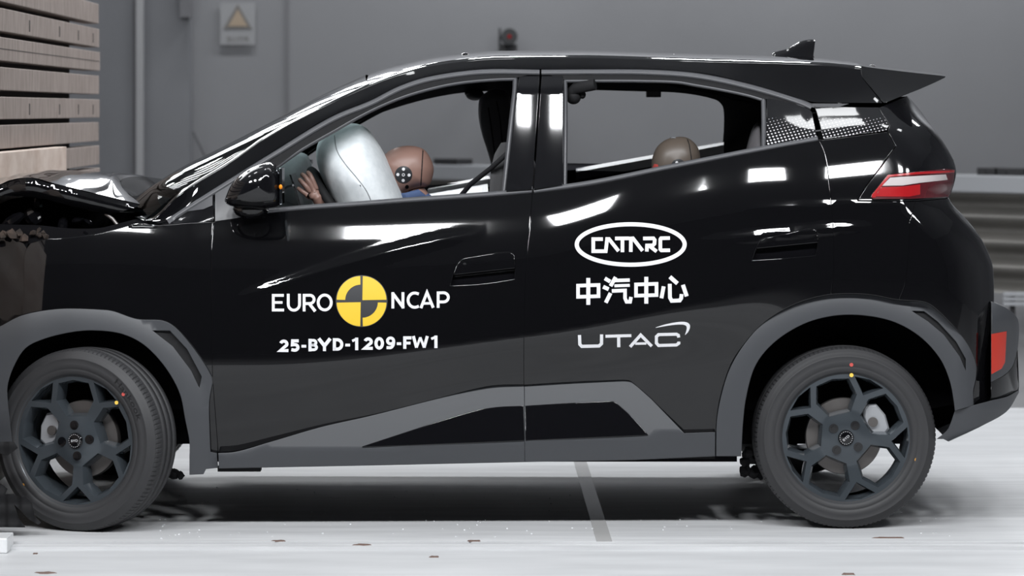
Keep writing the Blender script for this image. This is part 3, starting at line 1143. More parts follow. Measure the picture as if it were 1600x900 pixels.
lamp_part('clear_lens', [(1378, 290.5), (1391, 277.5), (1432, 275), (1478, 272.5), (1481, 281), (1436, 286), (1410, 290)], LENSW, 0.011)
lamp_part('red_lens', [(1367, 307), (1377, 292.5), (1410, 291.5), (1438, 288), (1438, 304), (1420, 307.5)], RED, 0.010)
lamp_part('light_strip', [(1363, 309), (1362, 304.5), (1388, 273.5), (1432, 269), (1492, 266), (1491, 269.5), (1432, 272.5), (1390, 276.5), (1371, 300), (1368, 309)], RED, 0.012)

# roof side with both pillars
ni, ns = 230, 26
ss = np.linspace(0, 1, ns) ** 1.7
si, sj = np.meshgrid(np.linspace(0, 1, ni), ss, indexing='ij')
u_hi = np.interp(sj, [0, .3, 1], [1345, 1346.5, 1379])
u_lo = 225 + 21 * sj
gu = u_lo + (u_hi - u_lo) * si
gv = fT(gu) + (fR(gu) - fT(gu)) * sj
gy = body(gu, gv)
G = Wp(gu, gv, gy)
Nn = surf_normal(body, gu.ravel(), gv.ravel(), 0.35).reshape(ni, ns, 3)
inner = np.stack([Wp(gu[:, -1], gv[:, -1], gy[:, -1] + 0.05)], 1)
V_ = np.concatenate([G.reshape(-1, 3), inner.reshape(-1, 3)])
F_, LN_ = [], []
for i in range(ni - 1):
    for j in range(ns - 1):
        f = [i * ns + j, i * ns + j + 1, (i + 1) * ns + j + 1, (i + 1) * ns + j]
        F_.append(f); LN_ += [Nn[i, j], Nn[i, j + 1], Nn[i + 1, j + 1], Nn[i + 1, j]]
    f = [i * ns + ns - 1, ni * ns + i, ni * ns + i + 1, (i + 1) * ns + ns - 1]
    F_.append(f); LN_ += [(0, 0, -1)] * 4
f0 = F_[0]
c_ = np.cross(V_[f0[1]] - V_[f0[0]], V_[f0[2]] - V_[f0[0]])
if c_[1] > 0:
    F_ = [f[::-1] for f in F_]
    LN_ = [LN_[4 * (k // 4) + 3 - k % 4] for k in range(len(LN_))]
roof_side = near(mesh_obj('roof_side', V_, F_, PAINT, car, loopn=np.array(LN_), origin=ORIGIN))


def ribbon(path, w):
    P = smooth_curve(path, 5)
    t = np.gradient(P, axis=0); t /= np.linalg.norm(t, axis=1, keepdims=True)
    n = np.stack([-t[:, 1], t[:, 0]], 1)
    ww = np.asarray(w) if hasattr(w, '__len__') else np.full(len(P), w)
    if len(ww) != len(P): ww = np.interp(np.linspace(0, 1, len(P)), np.linspace(0, 1, len(ww)), ww)
    return loop(P + n * ww[:, None] / 2, (P - n * ww[:, None] / 2)[::-1])


def strip(name, path, w, m, parent, off=0.006, thick=0.025, round_=0.010):
    """a rubber strip whose middle stands proud of its edges"""
    P = smooth_curve(path, 4)
    t = np.gradient(P, axis=0); t /= np.linalg.norm(t, axis=1, keepdims=True)
    n = np.stack([-t[:, 1], t[:, 0]], 1)
    K = 7
    rows = []
    for k in range(K):
        s = -1 + 2 * k / (K - 1)
        Q = P + n * (s * w / 2)
        y = body(Q[:, 0], Q[:, 1]) - off - round_ * (1 - s * s) + round_
        rows.append(Wp(Q[:, 0], Q[:, 1], y))
    for s, e in ((1.0, -1), (-1.0, 0)):
        Q = P + n * (s * w / 2)
        y = body(Q[:, 0], Q[:, 1]) + thick
        r = Wp(Q[:, 0], Q[:, 1], y)
        if e == -1: rows.append(r)
        else: rows.insert(0, r)
    G = np.stack(rows, 1)
    o = grid_mesh(name, G, m, parent)
    return o


out_f = [(262, 346), (300, 321), (332, 301), (426, 243), (522, 185.5), (581, 161), (624, 139), (666, 125), (730, 114.5), (772, 112), (843, 113)]
in_f = [(420, 268), (470, 233), (522, 203), (560, 181.5), (602, 161), (645, 145), (709, 129.5), (772, 123), (804, 122)]
out_r = [(846, 113), (920, 112.5), (1005, 112.8), (1087, 118.5), (1170, 135.5), (1252, 160), (1268, 167)]
in_r = [(884, 125), (1000, 125), (1060, 127), (1084, 131), (1127, 138.6), (1169, 147.5), (1191, 154)]


def between(name, A, B, m, off, thick=0.03):
    a = smooth_curve(A, 5); b = smooth_curve(B, 5)
    return panel(name, loop(a, b[::-1]), m, car, body, off=off, gap=0.0, thick=thick, sp=8)


near(between('door_frame', out_f[2:], [(380, 284)] + in_f, DARK, -0.004, 0.05))
near(between('door_frame', out_r, in_r, DARK, -0.004, 0.05))
near(strip('window_seal', out_f, 9.5, TRIM, car))
near(strip('window_seal', out_r, 9.5, TRIM, car))
near(strip('glass_channel', in_f, 9, TRIM, car, off=-0.004))
near(strip('glass_channel', [(805, 120), (804.5, 140), (800, 180), (793, 245), (787.5, 298)], 8, TRIM, car, off=-0.004))
near(strip('glass_channel', in_r, 9, TRIM, car, off=-0.004))
near(strip('glass_channel', [(883, 122), (883.5, 200), (882.5, 291)], 7, TRIM, car, off=-0.004))
near(strip('glass_channel', [(1193, 152), (1193.5, 190), (1193, 231)], 8, TRIM, car, off=-0.004))
near(strip('belt_seal', [(404, 331), (474, 324.5), (560, 318.5), (640, 312.5), (761, 304), (831, 298)], 8.5, TRIM, car, off=0.006))
near(strip('belt_seal', [(834, 298.5), (922, 286), (1046, 261), (1195, 231.5), (1278, 216.5)], 8.5, TRIM, car, off=0.006))


def post_depth(px, py):
    px = np.asarray(px, float); py = np.asarray(py, float)
    c = 846 + 0 * px
    y = body(c, 207 + 0 * px) - (0.325 * (py - 207) + 0.00115 * ((py - 178) ** 2 - 841) / 2) / 472
    k = np.clip((py - 116) / 30, 0, 1); k = k * k * (3 - 2 * k)
    return (1 - k) * body(c, py) + k * y + 0.5 * 1.0 * ((px - 864) / 480.0) ** 2


near(panel('pillar_cover', poly([(811, 118.5), (843, 118.5), (831.5, 296), (791, 299.5), (797, 245), (804, 180)]), GLOSSBLK, car, post_depth, off=0.0, gap=0.5, thick=0.06, sp=7))
near(panel('pillar_cover', poly([(846.5, 118.5), (879.5, 119), (879, 289), (834, 296)]), GLOSSBLK, car, post_depth, off=0.0, gap=0.5, thick=0.06, sp=7))
near(panel('dotted_pane', loop(S([(1198, 153), (1240, 162), (1265, 171)]), L([(1265, 171), (1269, 176), (1276, 213)]), L([(1276, 213), (1198, 229)])), DOTS, car, body, off=-0.001, gap=0.5, thick=0.03))
near(panel('dotted_pane', loop(L([(1272, 166), (1373, 168)]), L([(1373, 168), (1389, 196), (1385, 204)]), S([(1385, 204), (1340, 210), (1287, 217.5)]), L([(1287, 217.5), (1276, 176)])), DOTS, car, body, off=0.0, gap=0.8, thick=0.03))
# small triangle ahead of the mirror
near(panel('corner_trim', loop(L([(252, 351), (334, 303), (334, 346)]), L([(334, 346), (300, 350)])), GLOSSBLK, car, body, off=-0.004, gap=0.5, thick=0.03))
near(panel('corner_pane', poly([(289, 331), (332, 304), (332, 321), (318, 327)]), TRIM, car, body, off=0.0, gap=0.4, thick=0.01, sp=6))
near(panel('mirror_base', loop(L([(336, 300), (384, 270), (408, 262)]), L([(408, 262), (408, 333)]), S([(408, 333), (370, 341), (336, 346)])), TRIM, car, body, off=0.0, gap=0.5, thick=0.03))

# lowered side glass, its top edge just above the sill
near(panel('door_glass', poly([(885, 266), (1004, 268.5), (1000, 274), (886, 293)]), REARGLASS, car, lambda x, y: body(x, y) + 0.022, gap=0, thick=0.004, sp=20))

# cladding
arch_f_in = [(296, 742), (296, 715), (296, 691), (289, 654), (281, 615.5), (259, 575), (225, 539), (191, 522), (146, 516.5), (112.5, 519), (67.5, 530), (40.5, 543.5), (22.5, 570.5), (12, 602), (12, 626), (15, 655), (19, 690)]
slot_f = poly([(238.5, 516.5), (265.5, 517), (292.5, 546), (315, 588.5), (311.6, 606.5), (299, 579.5), (270, 541)], 4)


def clad_depth(px, py): return body(px, py)


def arch_depth(cx, cy, r):
    """the lip of the arch swells outwards and rolls into the wheel house"""
    def f(px, py):
        px = np.asarray(px, float); py = np.asarray(py, float)
        rr = np.hypot(px - cx, (py - cy))
        q = np.clip((rr - r) / 46.0, 0, 1)
        y = 0.006 + 0.018 * q ** 2 + 0.02 * np.clip((py - 640) / 100, 0, 1)
        w = np.clip((px - 1490) / 50, 0, 1)
        return (1 - w) * y + w * (body(px, py) - 0.012)
    return f


ca = loop(arch_f_out, S([(333, 593), (327, 627), (327.5, 670), (329, 706)]), L([(329, 706), (339, 708), (341, 731), (322, 733), (318, 741), (296, 742)]), S(arch_f_in), L([(19, 690), (2, 700), (-30, 700)]))
af = near(panel('arch_cladding', ca, CLAD, car, arch_depth(115, 690, 172), holes=[slot_f], gap=0.8, bev=0.004, thick=0.05))
o = panel('slot_insert', slot_f + (slot_f - slot_f.mean(0)) * 0.03, DARK, af, lambda x, y: arch_depth(115, 690, 172)(x, y) + 0.012, gap=0, thick=0.004, origin=(0, 0, 0)); o.location = (0, -CAR_Y, 0)
arch_r_in = [(1492, 642), (1490, 625), (1484, 595), (1469, 560.6), (1437.5, 526), (1397, 503), (1350, 493), (1303, 493.4), (1256, 506), (1209, 535.6), (1181, 570), (1166, 620), (1161, 660), (1159, 697), (1158, 713)]
slot_r = poly([(1425, 486), (1444, 486.5), (1465.6, 503), (1494, 534), (1509, 560.6), (1509, 579), (1500, 557.5), (1475, 523), (1450, 502)], 4)
cr = loop(arch_r_out, L([(1521.7, 633), (1492, 642)]), S(arch_r_in), L([(1158, 713), (1119, 713), (1119, 675)]))
ar = near(panel('arch_cladding', cr, CLAD, car, arch_depth(1322, 686, 192), holes=[slot_r], gap=0.8, bev=0.004, thick=0.05))
o = panel('slot_insert', slot_r + (slot_r - slot_r.mean(0)) * 0.03, DARK, ar, lambda x, y: arch_depth(1322, 686, 192)(x, y) + 0.012, gap=0, thick=0.004, origin=(0, 0, 0)); o.location = (0, -CAR_Y, 0)

fFold = table([(330, 710), (566, 699), (819, 689.5), (1012, 680), (1130, 672)])


def sill_depth(px, py):
    px = np.asarray(px, float); py = np.asarray(py, float)
    f = fFold(px)
    up = np.clip((f - py) / 90, 0, 1)
    y = 0.008 + 0.052 * up
    lo = np.clip((py - f) / 34, 0, 1.4)
    return np.where(py > f, 0.008 + 0.018 * lo, y)


ins_f = loop(L([(566, 697.5), (671, 663)]), S([(671, 663), (746, 641), (776, 636), (818, 634)]), L([(818, 634), (819.5, 688.5)]), L([(819.5, 688.5), (640, 696), (566, 698.5)]))
ins_r = loop(S([(820, 634), (893, 629.5), (950, 627)]), S([(950, 627), (958, 627), (965, 631)]), L([(965, 631), (981, 645), (1012.5, 679)]), L([(1012.5, 680), (821, 688.5)]))
sf = loop(skirt_f, L([(819, 601), (819.5, 633)]), ins_f[::-1][:0] if False else L([(819.5, 633), (820, 722)]), L([(820, 722), (577, 727.5), (342, 732), (341, 708)]))
sill_f = near(panel('sill_cladding', sf, CLAD, car, sill_depth, gap=0.8, bev=0.004, thick=0.04))
sr = loop(skirt_r, L([(1117.5, 675), (1117.5, 713)]), L([(1117.5, 713), (987, 719), (820, 722)]), L([(820, 722), (819.5, 602)]))
sill_r = near(panel('sill_cladding', sr, CLAD, car, sill_depth, gap=0.8, bev=0.004, thick=0.04))
for ins, par in ((ins_f, sill_f), (ins_r, sill_r)):
    o = panel('gloss_insert', ins, GLOSSBLK, par, sill_depth, off=0.004, gap=0.8, bev=0.003, thick=0.012, origin=(0, 0, 0)); o.location = (0, -CAR_Y, 0)
for (a, b, v0, v1) in ((340, 407, 729, 737), (1049, 1117, 711, 717)):
    lo = W1(a, v1, 0.06); hi = W1(b, v0, 0.06)
    near(MB().box(lo, (hi[0], 0.12, hi[2])).build('jacking_pad', DARK, car, origin=ORIGIN))

# lower rear bumper: grey moulding with the reflector, dark step, valance
val_o = loop(L([(1492, 642), (1522, 633), (1550, 625.5)]), S([(1550, 625.5), (1575, 619), (1592, 609)]), S([(1592, 613.5), (1574, 642), (1535, 665), (1482, 690)]), L([(1482, 690), (1474, 686), (1463, 686)]), S([(1463, 686), (1480, 672), (1492, 642)]))


def tail_depth(px, py):
    px = np.asarray(px, float); py = np.asarray(py, float)
    q = np.clip((px - 1500) / 95, 0, 0.992)
    return 0.02 + 0.36 * (1 - np.sqrt(1 - q ** 2.4)) + 0.03 * np.clip((py - 640) / 60, 0, 1)


valance = near(panel('rear_valance', val_o, CLAD, car, tail_depth, gap=0.6, bev=0.003, thick=0.03, sp=7))
mo_o = loop(S([(1548, 471), (1553, 472.5), (1578, 485), (1589, 496), (1592, 507), (1590.5, 542), (1588, 553)]), S([(1588, 553), (1582, 572), (1570, 585), (1548, 597)]))


def mould_depth(px, py):
    px = np.asarray(px, float)
    q = np.clip((px - 1500) / 94, 0, 0.992)
    return 0.03 + 0.38 * (1 - np.sqrt(1 - q ** 2.4)) + 0.07 * np.clip((500 - np.asarray(py, float)) / 28, 0, 1.2) ** 1.6


mould = near(panel('bumper_moulding', mo_o, CLAD, car, mould_depth, gap=0.5, bev=0.004, thick=0.03, sp=7))
refl_o = poly([(1549, 522), (1573, 517.5), (1570.5, 566), (1565, 576), (1549, 585)], 4)
o = panel('reflector', refl_o, REFL, mould, mould_depth, off=0.004, gap=0.3, thick=0.01, sp=6, origin=(0, 0, 0)); o.location = (0, -CAR_Y, 0)
step_o = loop(S([(1548, 596), (1570, 586), (1583, 571), (1588, 553), (1590, 545)]), S([(1590, 545), (1592, 588), (1592, 608)]), S([(1592, 608), (1575, 617.5), (1549, 624)]))
near(panel('bumper_step', step_o, GLOSSBLK, car, lambda x, y: mould_depth(x, y) + 0.018, gap=0.3, bev=0.002, thick=0.03, sp=7))

# ------------------------------------------------------------------ across the car: roof, screens, tail
tp_u = np.linspace(572, 1345, 70)
edge = Wp(tp_u, fT(tp_u), body(tp_u, fT(tp_u)))
crown = table([(560, .046), (574, .044), (640, .031), (720, .025), (900, .024), (1345, .024)])
loft_across('roof', edge, PAINT, car, bulge=(0, 0, crown(tp_u)), n=48, power=2.5)

# windscreen: side edge and centre line traced apart
we = S([(225, 344), (284, 297), (361, 249), (416, 211), (506, 163), (574, 131)], 8)
wc_ = S([(205, 318), (232, 300), (261, 280), (300, 256), (351, 230.5), (413, 198.5), (471, 167.5), (522, 141), (574, 117)], 8)
n = 80
we = np.stack([np.interp(np.linspace(0, 1, n), np.linspace(0, 1, len(we)), we[:, k]) for k in (0, 1)], 1)
wc_ = np.stack([np.interp(np.linspace(0, 1, n), np.linspace(0, 1, len(wc_)), wc_[:, k]) for k in (0, 1)], 1)
E = Wp(we[:, 0], we[:, 1], body(we[:, 0], we[:, 1]) + 0.002)
Cc = Wp(wc_[:, 0], wc_[:, 1], 0.86)
ts = np.sin(np.linspace(-PI / 2, PI / 2, 97))
G = np.zeros((n, 97, 3))
for j, s in enumerate(ts):
    k = 1 - np.abs(s) ** (6.0 - 3.4 * np.linspace(0, 1, n))
    G[:, j, 0] = E[:, 0] * (1 - k) + Cc[:, 0] * k
    G[:, j, 2] = E[:, 2] * (1 - k) + Cc[:, 2] * k
    G[:, j, 1] = CAR_Y + (E[:, 1] - CAR_Y) * (-s)
grid_mesh('windscreen', G, WSGLASS, car)

# spoiler
def sp_depth(px, py):
    px = np.asarray(px, float); py = np.asarray(py, float)
    return body(np.minimum(px, 1380), np.minimum(py, 160)) * 0 + 0.235 + 0.135 * np.clip((160 - py) / 56, 0, 1.2) ** 0.8


sp_top = S([(1345, 103), (1360, 105.5), (1400, 110.5), (1440, 115), (1477, 119)])
sp_o = loop(sp_top, S([(1477, 120.5), (1470, 124.5), (1440, 138), (1410, 150), (1384, 160.5)]), L([(1384, 160.5), (1380, 160), (1346, 120)]))
near(panel('spoiler', sp_o, PAINT, car, sp_depth, gap=0.5, thick=0.02, sp=7))
loft_across('spoiler_top', Wp(sp_top[:, 0], sp_top[:, 1], sp_depth(sp_top[:, 0], sp_top[:, 1])), PAINT, car, bulge=(0, 0, 0.02), n=20)
lo_ = S([(1477, 121), (1440, 138), (1410, 150), (1384, 161)])
loft_across('spoiler_underside', Wp(lo_[:, 0], lo_[:, 1], sp_depth(lo_[:, 0], lo_[:, 1])), GLOSSBLK, car, n=10)
# tailgate glass, tailgate skin and bumper backs
gs = garn_sil[garn_sil[:, 1] < 252]
loft_across('rear_window', Wp(gs[:, 0] - 1, gs[:, 1], body(gs[:, 0] - 1, gs[:, 1])), REARGLASS, car, bulge=(0.05, 0, 0), n=14)
gs = np.concatenate([garn_sil[garn_sil[:, 1] >= 250], bump_sil])
loft_across('tailgate', Wp(gs[:, 0] - 1, gs[:, 1], body(gs[:, 0] - 1, gs[:, 1])), PAINT, car, bulge=(0.06, 0, 0), n=14)
gs = S([(1552, 472), (1578, 485), (1589, 496), (1592, 507), (1590.5, 542), (1592, 588), (1592, 609), (1574, 642), (1535, 665), (1482, 690)])
loft_across('bumper_back', Wp(gs[:, 0] - 0.5, gs[:, 1], mould_depth(gs[:, 0], gs[:, 1])), CLAD, car, bulge=(0.03, 0, 0), n=14)

# antenna fin and roof beading
fa = [(1206.5, 90), (1206.5, 84), (1230, 76), (1240, 70), (1257, 63), (1273, 63), (1272, 74), (1270, 83), (1274, 93)]
fa = smooth_curve(fa, 3)
rows = []
for dy, sc, hs in ((-0.030, 0.80, 0.0), (-0.026, 0.86, 0.16), (-0.016, 0.94, 0.60), (-0.007, 0.985, 0.93), (0.0, 1.0, 1.0), (0.007, 0.985, 0.93), (0.016, 0.94, 0.60), (0.026, 0.86, 0.16), (0.030, 0.80, 0.0)):
    q = fa.copy()
    q[:, 1] = 95 + (q[:, 1] - 95) * hs
    q[:, 0] = 1250 + (q[:, 0] - 1250) * sc
    rows.append(Wp(q[:, 0], q[:, 1], CAR_Y + dy))
grid_mesh('antenna_fin', np.stack(rows, 0), GLOSSBLK, car)
for (u, v) in ((727, 84.5), (1052, 86), (1276, 93.5), (1362, 103.5)):
    q = W1(u, v, 0.55)
    MB().sphere(q, (0.013, 0.02, 0.005), 10, 6).build('roof_clip', GLOSSBLK, car, smooth=True, origin=ORIGIN)

# ------------------------------------------------------------------ crumpled front
def hood_rows():
    ws = [0.16, 0.26, 0.40, 0.55, 0.72, 0.90, 1.10, 1.30, 1.50, 1.60]
    ur = table([(0.16, 219), (0.26, 213), (0.34, 200), (0.44, 190), (0.60, 187), (0.75, 192), (0.95, 203), (1.2, 226), (1.5, 262), (1.6, 262)])
    near_ = table([(-60, 300), (-20, 294), (0, 288), (17, 281), (47, 277.5), (87, 287), (120, 295), (157, 304), (219, 319)])
    mid_ = table([(-60, 288), (-20, 284), (0, 280), (17, 276), (35, 271), (70, 266.5), (108, 266), (140, 268.2), (175, 272), (187, 281), (192, 285)])
    far_ = table([(-60, 296), (0, 287), (60, 272), (120, 268), (175, 268.3), (219, 273.5), (262, 281)])
    G = []
    yy = np.linspace(0.16, 1.60, 44)
    for y in yy:
        u = np.linspace(max(-45.0, CX + (BX + 0.055 + 0.125) * FP / (DC + y)), float(ur(y)), 70)
        if y < 0.70:
            t = (y - 0.16) / 0.54; t = t * t * (3 - 2 * t) if False else math.sin(t * PI / 2)
            v = near_(u) * (1 - t) + mid_(u) * t
        else:
            t = min(1.0, (y - 0.70) / 0.55); t = t * t * (3 - 2 * t)
            v = mid_(u) * (1 - t) + far_(u) * t
        wob = np.clip((128 - u) / 90, 0, 1) * np.clip((y - 0.2) / 0.2, 0, 1)
        v = v + wob * (1.5 * np.sin(u * 0.075 + y * 6) + 0.9 * np.sin(u * 0.16 - y * 11))
        G.append(Wp(u, v, y))
    return np.array(G)


G = hood_rows()
hood = grid_mesh('bonnet', G, PAINT, car)
h2 = G.copy(); h2[..., 2] -= 0.012; h2[..., 0] -= 0.002
o = grid_mesh('bonnet_lining', h2, VOID, hood, origin=(0, 0, 0)); o.location = (0, -CAR_Y, 0)
side_top = S([(-34, 297), (-20, 294), (0, 288), (17, 281), (47, 277.5), (87, 287), (120, 295), (157, 304), (219, 319)], 6)
side_bot = S([(219, 320), (214, 323), (186, 331), (166, 334.5), (122, 325.5), (70, 311.5), (30, 307), (0, 306), (-34, 311)], 6)


def hood_side_depth(px, py):
    px = np.asarray(px, float); py = np.asarray(py, float)
    top = np.interp(px, side_top[:, 0], side_top[:, 1])
    q = np.clip((py - top) / 30, 0, 1.2)
    return 0.165 - 0.028 * np.sin(q * 2.0) + 0.045 * q ** 2 + 0.004 * np.sin(px * 0.11) * (px < 120)


panel('bonnet_edge', loop(side_top, side_bot), PAINT, car, hood_side_depth, gap=0.0, bev=0.002, thick=0.02, sp=7)

cavity = smooth_curve([(187, 287), (191, 280), (199, 277), (219, 275.5), (245, 278.5), (262, 281.5), (252, 287), (236, 299), (219, 315), (208, 308), (196, 298)], 3, closed=True)
panel('bonnet_cavity_shade', cavity, GLOSSBLK, car, lambda x, y: 0.62 + 0.010 * (np.asarray(x, float) - 187) + 0 * y, gap=0, thick=0.02, sp=6)  # dark sheet put in for the shaded hollow under the bonnet's rear edge

# scuttle, bulkhead and the dark space under the bonnet
sc = MB()
sc.box(W1(-22, 640, 0.30), (W1(300, 640, 0.30)[0], 1.42, W1(0, 372, 0.3)[2]))
sc.box(W1(-10, 400, 0.50), (W1(225, 400, 0.50)[0], 1.36, W1(0, 312, 0.5)[2]), bevel=0.05)
sc.build('engine_block', VOID, car, origin=ORIGIN)
sb = MB()
a = W1(180, 372, 0.35); b = W1(300, 330, 0.35)
sb.box((a[0], 0.25, a[2]), (b[0] + 0.1, 1.47, b[2]))
sb.build('scuttle', VOID, car, origin=ORIGIN)
under = panel('wing_rail', loop(S([(-18, 347), (0, 350), (60, 352), (112, 357), (157, 356), (190, 348), (230, 338)]), S([(230, 356), (157, 372), (70, 380), (-18, 384)])), VOID, car, lambda x, y: body(x, y) + 0.03, gap=0, thick=0.08)
mirror_list_extra = [under]
st = MB()
st.tube([W1(165, 334, 0.19), W1(176, 342, 0.18), W1(187, 356, 0.17)], 0.006, 8)
st.build('bonnet_hinge', STEEL, car, smooth=True, origin=ORIGIN)
lampm = mat('headlamp_lens', (0.25, 0.25, 0.27), 0.15)
for (u, v, y, a, b) in ((98, 352, .25, .03, .018), (122, 344, .24, .022, .012), (138, 347, .23, .018, .009), (52, 338, .26, .03, .035), (20, 345, .22, .02, .045), (60, 320, .3, .015, .03), (118, 365, .15, .022, .008), (135, 364, .14, .016, .008)):
    MB().sphere(W1(u, v, y), (a, 0.02, b), 7, 5, rot=Matrix.Rotation(u * 0.05, 3, 'Y')).build('headlamp_shard', GLOSSBLK, car, origin=ORIGIN)
BROWN = noisy(mat('torn_foam', (0.06, 0.04, 0.03), 0.9), 30, (0.016, 0.012, 0.010), (0.050, 0.034, 0.026))
cb = MB()
for k in range(26):
    u = -20 + k * 3.6 + rng.uniform(-3, 3); v = 366 + rng.uniform(-5, 7) - 0.02 * u
    r = rng.uniform(0.006, 0.02)
    bm = bmesh.new(); bmesh.ops.create_icosphere(bm, subdivisions=1, radius=r)
    for q in bm.verts: q.co *= rng.uniform(0.6, 1.3)
    bmesh.ops.translate(bm, vec=W1(u, v, 0.12 + rng.uniform(0, 0.06)), verts=bm.verts)
    cb.take(bm)
cb.build('torn_bumper_core', BROWN, car, origin=ORIGIN)


def crumple(px, py):
    px = np.asarray(px, float); py = np.asarray(py, float)
    return body(px, py) + 0.025 + 0.002 * np.sin(px * 0.09 + py * 0.04) + 0.0015 * np.sin(py * 0.07 - px * 0.1)


panel('front_bumper', loop(S([(-26, 372), (0, 370), (44, 376)]), S([(44, 380), (40, 400), (37.5, 453), (36, 492)]), S([(36, 496), (0, 512), (-26, 527)])), PAINT, car, crumple, gap=0.3, thick=0.03, sp=7)
frag = poly([(-30, 598), (4, 604), (10, 612), (6, 622), (26, 628), (30, 640), (46, 652), (54, 668), (52, 682), (66, 694), (50, 694), (34, 686), (24, 676), (-30, 690)], 5)
frag2 = poly([(-30, 690), (22, 690), (28, 700), (12, 712), (-8, 706), (-30, 720)], 4)
torn = [(-40, 752), (2, 756), (12, 764), (8, 772), (22, 772), (30, 778), (40, 776), (50, 786), (54, 806), (64, 816), (60, 820), (46, 812), (36, 802), (22, 788), (30, 810), (40, 824), (0, 824), (-40, 820)]


def frag_depth(px, py): return -0.135 + 0.004 * np.sin(np.asarray(px) * 0.3) + 0.003 * np.sin(np.asarray(py) * 0.25)


bl = panel('bumper_fragment', poly(torn, 4), DARK, car, frag_depth, gap=0, thick=0.012, sp=7)
panel('bumper_fragment', frag2, DARK, car, frag_depth, gap=0, thick=0.06, sp=7)

# ------------------------------------------------------------------ door mirrors
mo = [(425, 253), (433.5, 261), (440, 277), (442, 294.7), (441.4, 310.5), (437, 321), (422, 325), (396, 327), (366, 323.4), (356, 320.6), (351, 315), (354.4, 302), (363, 286), (373, 274.6), (387.5, 263.8), (404.7, 256.6)]
mo = smooth_curve(mo, 4, closed=True)
mc = np.array([404, 292.0])
rows = []
K = 9
for k in range(K + 1):
    t = k / K
    sc_ = math.sin(math.acos(1 - t)) if t < 1 else 1.0
    q = mc + (mo - mc) * max(sc_, 0.02)
    rows.append(Wp(q[:, 0], q[:, 1], -0.115 + 0.11 * t ** 1.3))
q = mc + (mo - mc) * 0.97
rows.append(Wp(q[:, 0], q[:, 1], 0.05))
rows.append(Wp((mc + (mo - mc) * 0.5)[:, 0], (mc + (mo - mc) * 0.5)[:, 1], 0.085))
G = np.stack(rows, 1)
wing_mirror = near(grid_mesh('wing_mirror', G, GLOSSBLK, car, closed_u=True))
mg = MB()
a = W1(439.5, 262, -0.06); b = W1(441.5, 318, 0.05)
mg.box((a[0] - 0.004, -0.085, b[2]), (a[0] + 0.004, 0.05, a[2]), bevel=0.003)
o = mg.build('mirror_glass', MIRROR, wing_mirror); o.location = (0, -CAR_Y, 0)
ib = MB().sphere(W1(438.5, 292, -0.085), (0.006, 0.012, 0.008), 10, 8)
o = ib.build('indicator', ORANGE, wing_mirror, smooth=True); o.location = (0, -CAR_Y, 0)
sm = MB().sphere(W1(392, 327, 0.03), (0.06, 0.07, 0.03), 14, 10)
o = sm.build('mirror_arm', GLOSSBLK, wing_mirror, smooth=True); o.location = (0, -CAR_Y, 0)
# ------------------------------------------------------------------ wheels
def lathe(profile, seg, mod=None):
    """profile of (radius, y) pairs turned about the y axis"""
    V, F = [], []
    n = len(profile)
    for s in range(seg):
        a = 2 * PI * s / seg
        for k, (r, y) in enumerate(profile):
            rr = r + (mod(s, k) if mod else 0)
            V.append((rr * math.cos(a), y, rr * math.sin(a)))
    for s in range(seg):
        t = (s + 1) % seg
        for k in range(n - 1):
            F.append((s * n + k, s * n + k + 1, t * n + k + 1, t * n + k))
    return V, F


RR, TR, TW = 0.2205, 0.298, 0.185
PXW = 478.0


